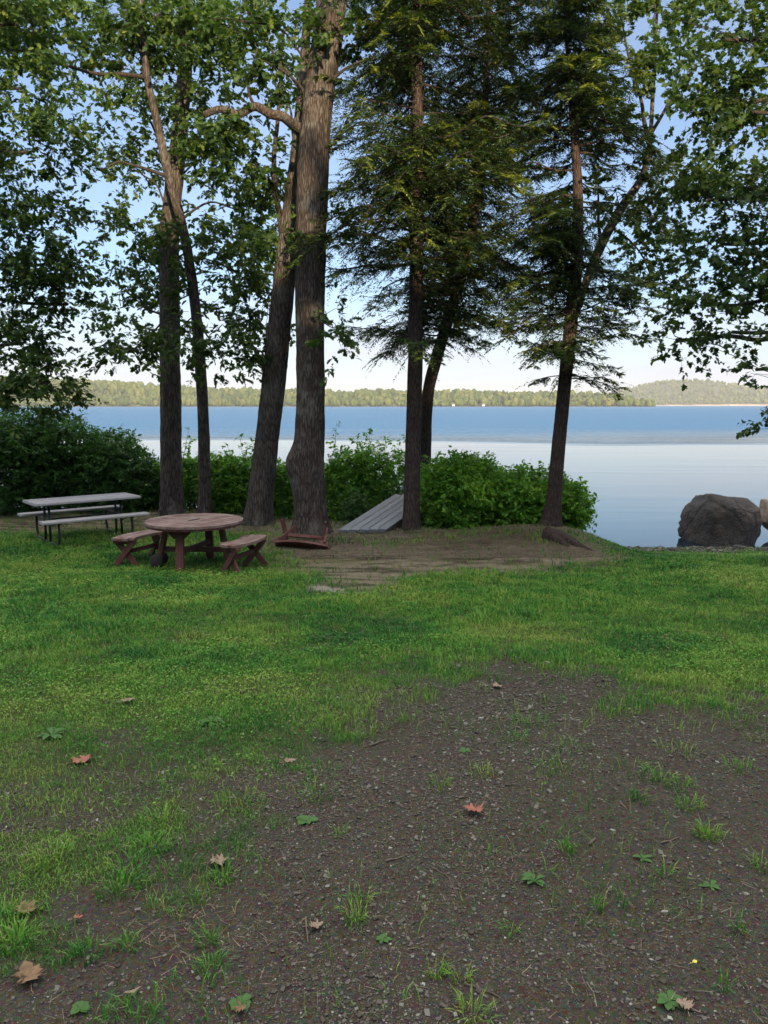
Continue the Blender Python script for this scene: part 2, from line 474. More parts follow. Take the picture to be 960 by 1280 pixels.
soil = mixc(t, .55, soil, ramp(t, f2, [(.3, (0.0208, 0.0176, 0.0125)), (.55, (0.0593, 0.0519, 0.0395)), (.75, (0.1394, 0.1370, 0.1092))]))
soil = mixc(t, .4, soil, mixc(t, 1.0, vo.outputs['Color'], (0.1089, 0.1018, 0.0807), 'MULTIPLY'))
turf = ramp(t, f3, [(.3, (.03, .04, .016)), (.6, (.05, .075, .02)), (.8, (.08, .08, .03))])
need = ramp(t, mth(t, 'ADD', mth(t, 'MULTIPLY', f3, .5), mth(t, 'MULTIPLY', f2, .5)), [(.3, (.09, .077, .057)), (.52, (.19, .162, .118)), (.7, (.29, .25, .185))])
stk = ntex(t, 3.2, 5, .65, co, (.45, 1.6, 1))
need = mixc(t, ramp(t, stk, [(.46, (0, 0, 0)), (.58, (.85, .85, .85))]), need, (.035, .028, .02))
need = mixc(t, ramp(t, ntex(t, 2.1, 4, .6, co, (.6, 1.3, 1)), [(.55, (0, 0, 0)), (.68, (.7, .7, .7))]), need, (.14, .135, .06))
sand = ramp(t, f2, [(.3, (.075, .062, .058)), (.6, (.16, .14, .13)), (.8, (.26, .235, .22))])
col = mixc(t, at('grass'), soil, turf)
col = mixc(t, at('needle'), col, need)
col = mixc(t, at('beach'), col, sand)
col = mixc(t, mth(t, 'MULTIPLY', at('pale'), .7), col, (.3, .28, .25))
t.links.new(col, b.inputs['Base Color']); b.inputs['Roughness'].default_value = .95
b.inputs['Specular IOR Level'].default_value = .15
hh = mth(t, 'ADD', mth(t, 'MULTIPLY', f2, 1.0), mth(t, 'MULTIPLY', vo2.outputs['Distance'], 1.2))
bump(t, b, hh, .012)
gm.materials.append(m)

# ------------------------------------------------------------------ lake
wm = mesh_np('lake', np.array([[-3990, 8, WATER_Z], [3990, 8, WATER_Z], [3990, 3890, WATER_Z], [-3990, 3890, WATER_Z]]), [np.array([[0, 1, 2, 3]])])
lake = bpy.data.objects.new('lake', wm); COL.objects.link(lake)
tag(lake, 'calm pale blue lake with a rippled darker band far out', 'lake', kind='structure')
m, t, b = mat('water')
co = t.nodes.new('ShaderNodeTexCoord').outputs['Object']
sx = t.nodes.new('ShaderNodeSeparateXYZ'); t.links.new(co, sx.inputs[0])
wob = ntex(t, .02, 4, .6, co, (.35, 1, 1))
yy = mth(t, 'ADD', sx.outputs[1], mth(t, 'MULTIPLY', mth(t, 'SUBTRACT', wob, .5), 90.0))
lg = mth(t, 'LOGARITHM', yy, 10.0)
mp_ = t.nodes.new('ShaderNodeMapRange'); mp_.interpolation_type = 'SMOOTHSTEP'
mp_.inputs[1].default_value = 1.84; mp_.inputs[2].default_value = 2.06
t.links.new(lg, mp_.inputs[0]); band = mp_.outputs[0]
streak = ramp(t, ntex(t, .12, 5, .6, co, (.22, 1, 1)), [(.50, (0, 0, 0)), (.66, (1, 1, 1))])
r1 = ntex(t, 1.1, 4, .6, co, (.5, 1, 1)); r2 = ntex(t, .5, 3, .6, co, (.45, 1, 1))
amp = mth(t, 'ADD', mth(t, 'ADD', mth(t, 'MULTIPLY', band, 6.0), .004), mth(t, 'MULTIPLY', streak, .03))
hgt = mth(t, 'MULTIPLY', mth(t, 'ADD', r1, mth(t, 'MULTIPLY', r2, 1.3)), amp)
bump(t, b, hgt, .22)
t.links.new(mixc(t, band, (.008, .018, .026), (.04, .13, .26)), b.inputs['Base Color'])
b.inputs['IOR'].default_value = 1.33
t.links.new(mth(t, 'SUBTRACT', .5, mth(t, 'MULTIPLY', band, .24)), b.inputs['Specular IOR Level'])
t.links.new(mth(t, 'ADD', mth(t, 'MULTIPLY', band, .3), .03), b.inputs['Roughness'])
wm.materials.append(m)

# ------------------------------------------------------------------ far shore
def icos(sub):
    import bmesh
    bm = bmesh.new(); bmesh.ops.create_icosphere(bm, subdivisions=sub, radius=1.0)
    V = np.array([v.co[:] for v in bm.verts]); F = np.array([[v.index for v in f.verts] for f in bm.faces]); bm.free()
    return V, F
I1, I2, I3 = icos(1), icos(2), icos(5)

def hill(name, D, prof, depth, tree_h, ntree, sub, label, flabel, matl, seed, base_px=506.6, shore=None):
    """prof: [(px, top_py)] of the crest with its trees"""
    rng = np.random.default_rng(seed)
    px = np.array([p[0] for p in prof], float); py = np.array([p[1] for p in prof], float)
    def top(x, Dm): return np.maximum(np.interp(x / Dm * FPX + 480, px, (base_px - py)) / FPX * (D + .5 * depth) - tree_h * .8, .4)
    x0, x1 = (px[0] - 480) / FPX * D, (px[-1] - 480) / FPX * D
    gx = np.linspace(x0, x1, 260); gd = np.linspace(0, 1, 26)
    GX, GD = np.meshgrid(gx, gd)
    def hz(x, u):
        return WATER_Z - .5 + (top(x, D) + 1.5) * (sstep(-.02, .55, u) * .93 + .07 * sstep(-.02, .02, u)) + 4.5 * n2(x, u * depth, .011, 4, seed) * sstep(.1, .5, u)
    fx = lambda x, u: D + u * depth + 25 * n2(x, np.zeros_like(x), .004, 3, seed + 5)
    GZ = hz(GX.ravel(), GD.ravel()); GY = fx(GX.ravel(), GD.ravel())
    GZ = np.where(GD.ravel() <= 0, WATER_Z - 3, GZ)
    n = len(gx); i, j = np.meshgrid(np.arange(n - 1), np.arange(len(gd) - 1)); q = (j * n + i).ravel()
    me = mesh_np(name, np.c_[GX.ravel(), GY, GZ], [np.stack([q, q + 1, q + n + 1, q + n], -1)], True)
    o = bpy.data.objects.new(name, me); COL.objects.link(o); tag(o, label, 'hill', kind='structure'); me.materials.append(matl)
    tx = rng.uniform(x0, x1, ntree); tu = rng.uniform(.012 if shore is None else shore, 1, ntree) ** 1.25
    tz = hz(tx, tu); ty = fx(tx, tu)
    mb = MB()
    V0, F0 = I2 if sub == 2 else I1
    con = rng.random(ntree) < .16
    k = np.where(~con)[0]; h = tree_h * rng.choice([.55, .8, 1.0, 1.35], len(k)) * rng.uniform(.8, 1.2, len(k)); w = h * rng.uniform(.3, .45, len(k))
    VV = np.repeat(V0[None], len(k), 0)
    nn = vnoise((VV * 1.7 + rng.uniform(0, 99, (len(k), 1, 3))).reshape(-1, 3), seed).reshape(len(k), -1, 1)
    VV = VV * (1 + .42 * nn)
    VV = VV * np.stack([w, w, h * .5], -1)[:, None, :] + np.stack([tx[k], ty[k], tz[k] + h * .5], -1)[:, None, :]
    mb.add(VV.reshape(-1, 3), (F0[None] + (np.arange(len(k)) * len(V0))[:, None, None]).reshape(-1, 3))
    # conifers: stacked skirts
    k = np.where(con)[0]; h = tree_h * rng.uniform(.8, 1.3, len(k)); w = h * .17
    a = np.linspace(0, 2 * np.pi, 7, endpoint=False); rings = []
    for zf, rf in ((.05, 1.), (.3, .62), (.32, .85), (.55, .42), (.57, .6), (.8, .2), (1.0, .01)):
        rings.append(np.stack([np.cos(a) * rf, np.sin(a) * rf, np.full(7, zf)], -1))
    R = np.vstack(rings); VV = R[None] * (1 + .25 * rng.uniform(-1, 1, (len(k), len(R), 1))) * np.stack([w, w, h], -1)[:, None, :] + np.stack([tx[k], ty[k], tz[k]], -1)[:, None, :]
    i, j = np.meshgrid(np.arange(7), np.arange(6)); kk = (i + 1) % 7
    F = np.stack([j * 7 + i, j * 7 + kk, (j + 1) * 7 + kk, (j + 1) * 7 + i], -1).reshape(-1, 4)
    mb.add(VV.reshape(-1, 3), (F[None] + (np.arange(len(k)) * len(R))[:, None, None]).reshape(-1, 4))
    f = mb.build(name.replace('hill', 'forest'), M['far_leaf'], None, True)
    tag(f, flabel, 'forest', kind='stuff')
    return hz, fx
m, t, b = mat('far_leaf')
gi = t.nodes.new('ShaderNodeNewGeometry').outputs['Random Per Island']
nf = ntex(t, .35, 5, .65)
c = ramp(t, mth(t, 'ADD', mth(t, 'MULTIPLY', gi, .6), mth(t, 'MULTIPLY', nf, .5)), [(.2, (.03, .055, .02)), (.5, (.06, .09, .025)), (.75, (.10, .125, .035)), (.95, (.15, .14, .05))])
t.links.new(c, b.inputs['Base Color']); b.inputs['Roughness'].default_value = .9; b.inputs['Specular IOR Level'].default_value = .1
bump(t, b, nf, 2.0); M['far_leaf'] = m
M['far_ground'] = plain('far_ground', (.05, .06, .025), .95, 0, .05, .3)
m, t, b = mat('far_beach')
sz = t.nodes.new('ShaderNodeSeparateXYZ'); t.links.new(t.nodes.new('ShaderNodeTexCoord').outputs['Object'], sz.inputs[0])
bn = ntex(t, .012, 4)
fz = mth(t, 'SUBTRACT', sz.outputs[2], mth(t, 'MULTIPLY', bn, 9.0))
c = ramp(t, mth(t, 'MULTIPLY', mth(t, 'ADD', fz, 6.0), .12), [(.35, (.42, .33, .26)), (.5, (.05, .06, .025))])
t.links.new(c, b.inputs['Base Color']); b.inputs['Roughness'].default_value = .95; M['far_beach'] = m
hzR, fxR = hill('wooded_hill', 2700, [(560, 501), (700, 500), (790, 499), (830, 494), (862, 486), (900, 477), (930, 474), (960, 477), (1010, 483), (1100, 492), (1400, 495), (1900, 495)], 900, 11, 11000, 1,
                'rounded wooded hill across the lake at the right', 'hazy forest covering the rounded hill at the right', M['far_beach'], 61, shore=.03)
hzL, fxL = hill('shore_hill', 1400, [(-900, 470), (-300, 470), (60, 474), (110, 478), (150, 481), (215, 485), (300, 488), (400, 490), (500, 491), (600, 491), (700, 491.5), (770, 492), (806, 496), (822, 504)], 260, 9.5, 9500, 2,
                'low ridge along the far shore of the lake', 'sunlit forest lining the low far shore', M['far_ground'], 62)
def boxv(mb, c, s):
    c = np.array(c, float); s = np.array(s, float) / 2
    V = np.array([[x, y, z] for x in (-1, 1) for y in (-1, 1) for z in (-1, 1)]) * s + c
    mb.add(V, np.array([[0, 1, 3, 2], [4, 6, 7, 5], [0, 4, 5, 1], [2, 3, 7, 6], [0, 2, 6, 4], [1, 5, 7, 3]]))
for pxx, lab in ((566, 'tiny white cottage on the far shore just right of the thin leaning trunk'),
                 (910, 'tiny white cottage below the rounded hill'), (603, 'tiny white cottage on the far shore left of the slender right trunk')):
    D = 2690 if pxx > 820 else 1390
    x = (pxx - 480) / FPX * D
    z = WATER_Z + 1.2
    w = 4.5 if D < 2000 else 10
    t_ = thing('lake_cottage', (x, D, z), lab, 'cottage')
    mb = MB(); boxv(mb, (x, D, z + 1.1), (w, 4, 2.6)); mb.build('wall', M['white_paint'], t_)
    mb = MB(); V = np.array([[x - w / 2 - .5, D - 3.6, z + 2.3], [x + w / 2 + .5, D - 3.6, z + 2.3], [x + w / 2 + .5, D, z + 4.4], [x - w / 2 - .5, D, z + 4.4], [x - w / 2 - .5, D + 3.6, z + 2.3], [x + w / 2 + .5, D + 3.6, z + 2.3]])
    mb.add(V, np.array([[0, 1, 2, 3], [3, 2, 5, 4], [0, 4, 5, 1]]), np.array([[0, 3, 4], [1, 5, 2]])); mb.build('roof', M['roof'], t_)

mb = MB(); boxv(mb, (0, 1700, 35), (8400, 4600, 100))
m = bpy.data.materials.new('haze'); m.use_nodes = True; t = m.node_tree; t.nodes.remove(t.nodes['Principled BSDF'])
pv = t.nodes.new('ShaderNodeVolumePrincipled'); pv.inputs['Color'].default_value = (.95, .97, 1, 1); pv.inputs['Density'].default_value = HAZE; pv.inputs['Anisotropy'].default_value = .2
t.links.new(pv.outputs[0], t.nodes['Material Output'].inputs['Volume'])
hz_ = mb.build('haze', m); tag(hz_, 'thin summer haze over the lake', 'haze', kind='stuff')

# ------------------------------------------------------------------ leaves and crowns
OAK = np.array([(0, .03), (.18, .10), (.30, .26), (.42, .13), (.55, .33), (.68, .16), (.82, .22), (1, .0), (.82, -.22), (.68, -.16), (.55, -.33), (.42, -.13), (.30, -.26), (.18, -.10), (0, -.03)])
MAPLE = np.array([(0, 0), (.05, .42), (.25, .30), (.42, .58), (.5, .24), (.72, .26), (1.0, 0), (.72, -.26), (.5, -.24), (.42, -.58), (.25, -.30), (.05, -.42)])
OVAL = np.array([(0, 0), (.25, .2), (.6, .24), (1, 0), (.6, -.24), (.25, -.2)])
def leaves(mb, p, d, n, s, outline, fold=.25, droop=.25):
    d = unit(d); side = unit(np.cross(n, d)); n = np.cross(d, side); k = len(outline); N = len(p)
    u = outline[:, 0][None, :, None]; v = outline[:, 1][None, :, None]
    V = p[:, None] + s[:, None, None] * (u * d[:, None] + v * side[:, None] + (fold * np.abs(v) - droop * u * u) * n[:, None])
    mb.add(V.reshape(-1, 3), np.arange(N * k).reshape(N, k))
def sprays(leafmb, twigmb, base, dirs, ln, per, size, outline, rng, droop=.3, spread=.9):
    """twigs carrying leaves"""
    N = len(base); dirs = unit(dirs)
    tip = base + dirs * ln[:, None] + np.array([0, 0, -1.]) * (ln * droop * .5)[:, None]
    s = unit(np.cross(dirs, np.array([0, 0, 1.]) + .01)) * .0035; u = np.array([0, 0, .0035])
    V = np.stack([base - s, base + s, base + u, tip], 1)
    f = np.arange(N)[:, None] * 4
    if twigmb is not None:
        twigmb.add(V.reshape(-1, 3), np.vstack([f + [0, 1, 3], f + [1, 2, 3], f + [2, 0, 3]]))
    tt = rng.uniform(.12, 1.05, (N, per))
    p = base[:, None] + (tip - base)[:, None] * tt[..., None] + rng.normal(0, .02, (N, per, 3))
    dl = dirs[:, None] * .6 + rng.normal(0, spread, (N, per, 3)) * np.array([1, 1, .55]) + np.array([0, 0, -droop])
    nl = np.array([0, 0, 1.]) + rng.normal(0, .55, (N, per, 3))
    sz = size * rng.uniform(.45, 1.35, (N, per))
    leaves(leafmb, p.reshape(-1, 3), dl.reshape(-1, 3), unit(nl.reshape(-1, 3)), sz.ravel(), outline)
def branch(mb, pts, r0, r1, sides=8, wig=.06, rng=None, step=.12):
    pts = np.asarray(pts, float)
    p = spline(pts, step); n = len(p); s = np.linspace(0, 1, n)
    rng = rng or RNG; o = rng.uniform(0, 99)
    L_ = np.linalg.norm(pts[-1] - pts[0])
    w = np.stack([vnoise(np.c_[s * L_ * 1.6 + o, np.full(n, k * 9.1), np.zeros(n)], 3) for k in range(3)], -1)
    p = p + w * wig * np.sin(np.pi * np.clip(s, 0, 1))[:, None]
    mb.add(*tube(p, r0 + (r1 - r0) * s ** .8, sides))
    return p
def blob_crown(th, leafmb, twigmb, brmb, blobs, outline, size, rng, per=11, root=None, gap=-.05, flat=1.0, tw=(.25, .5), droop=.3):
    """blobs: (centre3, radii3, n_twigs, root_point)"""
    for c, r, n, rt in blobs:
        c = np.asarray(c, float); r = np.asarray(r, float)
        d = unit(rng.normal(0, 1, (n * 3, 3))); rad = rng.random(n * 3) ** .42
        p = c + d * rad[:, None] * r
        nn = fbm(p * np.array([1.5, 1.5, 2.3 / flat]), 2, 77)
        p = p[nn > gap][:n]
        if len(p) == 0: continue
        away = unit(p - (c + np.array([0, 0, -.3]) * r[2])) * np.array([1, 1, .45])
        sprays(leafmb, twigmb, p, away + rng.normal(0, .35, p.shape), rng.uniform(*tw, len(p)), per, size, outline, rng, droop)
        if rt is not None and brmb is not None:
            rt = np.asarray(rt, float); mid = (rt + c) / 2 + np.array([0, 0, .12 * np.linalg.norm(c - rt)])
            L_ = np.linalg.norm(c - rt); r0 = .010 + .010 * L_
            limb(th, [rt, mid, c], r0, r0 * .45, 7, .12, rng)
            for k in range(max(3, int(n / 22))):
                e = p[rng.integers(len(p))]; s = rt + (c - rt) * rng.uniform(.55, 1.0) + np.array([0, 0, .05])
                branch(brmb, [s, (s + e) / 2 + rng.normal(0, .08, 3), e], .011, .003, 5, .08, rng)

def ridged(path, a, R, amp=.06, kz=1.6, ka=9, flare=None, seed=0):
    n, s = R.shape
    z = path[:, 2][:, None]; A = a[None, :]
    q = np.stack([np.cos(A) * ka / 3 + 0 * z, np.sin(A) * ka / 3 + 0 * z, z * kz + 0 * A], -1).reshape(-1, 3)
    nn = 1 - 2 * np.abs(vnoise(q, seed)).reshape(n, s)
    q2 = np.stack([np.cos(A) * .9 + 0 * z, np.sin(A) * .9 + 0 * z, z * .8 + 0 * A], -1).reshape(-1, 3)
    n3 = 1 - 2 * np.abs(vnoise(q * np.array([2.3, 2.3, 2.0]), seed + 9)).reshape(n, s)
    lo = vnoise(q2, seed + 3).reshape(n, s)
    R = R * (1 + amp * nn + amp * .6 * n3 + .07 * lo)
    if flare:
        z0, h, k = flare
        f = np.exp(-np.clip(z - z0, 0, 9) / h)
        lob = .55 + .45 * np.cos(A * 5 + 3 * vnoise(np.c_[np.cos(a) * 1.3, np.sin(a) * 1.3, np.full(s, seed)], 5)[None, :])
        R = R * (1 + k * f * lob)
    return R
def trunk(mb, pxs, Ys, wpx, sides=40, amp=.06, flare=.55, seed=0, step=.05, burls=()):
    pts = [P(px, py, Y_) for (px, py), Y_ in zip(pxs, Ys)]
    rr = [.87 * w / 2 * (Y_ * CP + .2) / FPX for w, Y_ in zip(wpx, Ys)]
    base = np.array(pts[0]); base[2] = gz(base[0], base[1]) - .25
    pts = [base] + pts[1:]
    q = spline(np.c_[np.array(pts), np.array(rr)], step)
    def rm(path, a, R):
        R = ridged(path, a, R, amp, flare=(base[2] + .25, .26, flare), seed=seed)
        for bz, ba, bh, bw, bk in burls:
            dz = (path[:, 2][:, None] - bz) / bh; da = (np.angle(np.exp(1j * (a[None, :] - ba)))) / bw
            R = R + bk * np.exp(-dz ** 2 - da ** 2)
        return R
    mb.add(*tube(q[:, :3], q[:, 3], sides, rm))
    return q
def at_z(q, z):
    k = int(np.argmin(np.abs(q[:, 2] - z))); return q[k, :3]

def tree(name, label, bark, leafm, q_spec, group=None, cat='tree', **kw):
    mb = MB(); q = trunk(mb, **q_spec)
    th = thing(name, (q[0, 0], q[0, 1], gz(q[0, 0], q[0, 1])), label, cat, group)
    mb.build('trunk', M[bark], th, True)
    return th, q
def finish(th, leafmb, twigmb, brmb, leafm):
    return build_multi([(leafmb, M[leafm]), (twigmb, M['bark_twig']), (brmb, M['bark_twig'])], 'crown', th)
def limb(th, pts, r0, r1, sides=8, wig=.06, rng=None, step=.12, m='bark_twig'):
    mb = MB(); p = branch(mb, pts, r0, r1, sides, wig, rng, step); mb.build('limb', M[m], th, True); return p

TG = 'trees along the lake bank'
def B(px, py, rx, ry, Y_, n, rt=None, rd=None):
    k = Y_ / FPX
    return (P(px, py, Y_), (rx * k, rd if rd else max(rx, ry) * k * .9, ry * k), n, rt)

# 1 straight oak at the left
th, q = tree('oak_tree', 'straight grey oak trunk furthest left, standing behind the picnic table', 'bark_oak', 'oak_leaf',
    dict(pxs=[(215, 646), (214, 560), (213, 470), (212, 380), (212, 290), (222, 190), (230, 100), (234, 20), (236, -120)],
         Ys=[16.5] * 9, wpx=[31, 29, 28, 27, 25, 22, 18, 15, 8], sides=44, seed=1))
lm, tm, bm_ = MB(), MB(), MB(); rng = np.random.default_rng(101)
Z_ = lambda py, Y_=16.5: P(480, py, Y_)[2]
bl = []
for px, py, rx, ry, n, ry_ in [(160, 120, 55, 60, 90, 230), (250, 110, 45, 75, 150, 160), (170, 210, 48, 45, 80, 270), (165, 290, 55, 40, 95, 350),
        (285, 190, 42, 45, 95, 240), (150, 385, 42, 24, 40, 400), (285, 300, 45, 48, 110, 330), (260, 380, 48, 36, 60, 380), (195, 350, 40, 30, 60, 380),
        (235, 40, 55, 40, 120, 90), (150, 20, 70, 40, 120, 60), (235, -70, 110, 60, 45, -20), (110, -60, 90, 60, 35, -10)]:
    bl.append(B(px, py, rx, ry, 16.5 + rng.uniform(-1.2, 1.2), n, at_z(q, Z_(ry_))))
blob_crown(th, lm, tm, bm_, bl, OAK, .125, rng, per=15)
finish(th, lm, tm, bm_, 'oak_leaf')

# 2 thin crooked oak beside it
th, q = tree('oak_tree', 'thin crooked oak between the straight left trunk and the leaning pair', 'bark_oak', 'oak_leaf',
    dict(pxs=[(255, 646), (255, 560), (252, 480), (246, 400), (237, 330), (226, 275), (210, 215), (196, 150), (184, 95), (178, 30), (172, -70)],
         Ys=[16.3, 16.2, 16.1, 15.9, 15.7, 15.5, 15.3, 15.1, 15, 15, 15], wpx=[17, 16, 15, 14, 13, 13, 12, 10, 9, 7, 4], sides=28, seed=2))
lm, tm, bm_ = MB(), MB(), MB(); rng = np.random.default_rng(102)
limb(th, [P(184, 97, 15), P(150, 92, 14.8), P(110, 90, 14.5), P(60, 75, 14.2), P(10, 62, 14)], .045, .012, 9, .1, rng)
limb(th, [P(226, 275, 15.5), P(260, 250, 15.4), P(300, 262, 15.3)], .03, .01, 8, .1, rng)
limb(th, [P(212, 222, 15.3), P(165, 210, 15), P(150, 205, 14.9), P(128, 212, 14.8)], .04, .012, 8, .12, rng)
limb(th, [P(184, 95, 15), P(165, 50, 14.9), P(158, 0, 14.8)], .03, .012, 8, .1, rng)
bl = []
for px, py, rx, ry, n, zz in [(60, 55, 60, 30, 90, None), (25, 40, 50, 45, 90, None), (130, 215, 28, 30, 30, None), (150, 60, 45, 40, 70, 100), (300, 240, 35, 30, 55, None), (200, 20, 60, 30, 90, 60),
        (165, 440, 55, 24, 60, 400), (275, 445, 48, 24, 62, 400), (225, 420, 30, 20, 26, 390), (215, 310, 35, 25, 40, 330), (300, 340, 30, 25, 40, 320)]:
    bl.append(B(px, py, rx, ry, 15 + rng.uniform(-.8, .8), n, None if zz is None else at_z(q, Z_(zz, 15.5))))
blob_crown(th, lm, tm, bm_, bl, OAK, .125, rng, per=15)
finish(th, lm, tm, bm_, 'oak_leaf')

# 3 leaning oak behind the big trunk
th, q = tree('oak_tree', 'leaning oak trunk tilting right behind the thickest trunk', 'bark_oak', 'oak_leaf',
    dict(pxs=[(321, 660), (326, 620), (334, 550), (343, 470), (350, 400), (357, 330), (364, 270), (372, 190), (378, 110), (384, 20), (386, -80)],
         Ys=[15.1, 15.1, 15.1, 15, 14.9, 14.8, 14.8, 14.8, 14.8, 14.9, 15], wpx=[35, 34, 33, 32, 31, 29, 25, 18, 14, 10, 6], sides=44, seed=3))
lm, tm, bm_ = MB(), MB(), MB(); rng = np.random.default_rng(103)
limb(th, [P(357, 330, 14.8), P(349, 270, 14.8), P(346, 200, 14.8), P(350, 110, 14.9), P(356, 30, 15)], .07, .02, 10, .08, rng)
bl = []
for px, py, rx, ry, n, zz in [(335, 70, 40, 55, 60, 200), (320, 210, 35, 45, 60, 290), (330, 385, 32, 36, 60, 340), (300, 20, 40, 40, 60, 120), (425, 300, 20, 40, 30, 330), (330, 300, 28, 30, 40, 330)]:
    bl.append(B(px, py, rx, ry, 15.2 + rng.uniform(-.8, .8), n, at_z(q, Z_(zz, 15))))
blob_crown(th, lm, tm, bm_, bl, OAK, .12, rng, per=15)
finish(th, lm, tm, bm_, 'oak_leaf')

# 4 the thickest trunk with a burl
th, q = tree('oak_tree', 'thickest pale-barked trunk with a swollen burl, upturned red bench at its foot', 'bark_pale', 'oak_leaf',
    dict(pxs=[(388, 676), (388, 640), (387, 600), (387, 560), (388, 500), (388, 420), (388, 340), (390, 250), (394, 170), (402, 90), (412, 20), (425, -70), (432, -160)],
         Ys=[13.5, 13.5, 13.5, 13.5, 13.5, 13.5, 13.5, 13.5, 13.5, 13.6, 13.6, 13.7, 13.8], wpx=[46, 43, 41, 40, 39, 38.5, 38, 38.5, 40, 39, 40, 32, 24],
         sides=64, amp=.06, flare=.5, seed=4, step=.04, burls=((.62, math.pi, .26, .8, .15), (.28, math.pi, .3, 1.0, .06))))
lm, tm, bm_ = MB(), MB(), MB(); rng = np.random.default_rng(104)
limb(th, [P(386, 165, 13.6), P(368, 158, 13.5), P(352, 149, 13.3), P(335, 146, 13.2), P(318, 133, 13.2), P(300, 139, 13.1), P(278, 135, 13.1), P(255, 144, 13.0)], .095, .05, 14, .06, rng, .05, 'bark_pale')
limb(th, [P(318, 133, 13.2), P(312, 100, 13.1), P(322, 60, 13.2)], .03, .008, 8, .1, rng)
limb(th, [P(386, 130, 13.6), P(366, 92, 13.4), P(345, 75, 13.3), P(325, 74, 13.2)], .035, .01, 8, .12, rng)
limb(th, [P(400, 120, 13.6), P(430, 90, 13.4), P(470, 70, 13.2)], .04, .012, 8, .12, rng)
bl = []
for px, py, rx, ry, n, zz in [(265, 150, 30, 26, 34, None), (320, 100, 32, 30, 30, None), (430, 40, 40, 45, 70, 120), (300, 25, 45, 30, 50, 100), (350, 290, 26, 16, 22, 300), (400, -60, 120, 50, 40, 0), (416, 410, 14, 34, 18, 380)]:
    bl.append(B(px, py, rx, ry, 13.4 + rng.uniform(-.6, .6), n, None if zz is None else at_z(q, Z_(zz, 13.5))))
blob_crown(th, lm, tm, bm_, bl, OAK, .12, rng, per=15)
finish(th, lm, tm, bm_, 'oak_leaf')

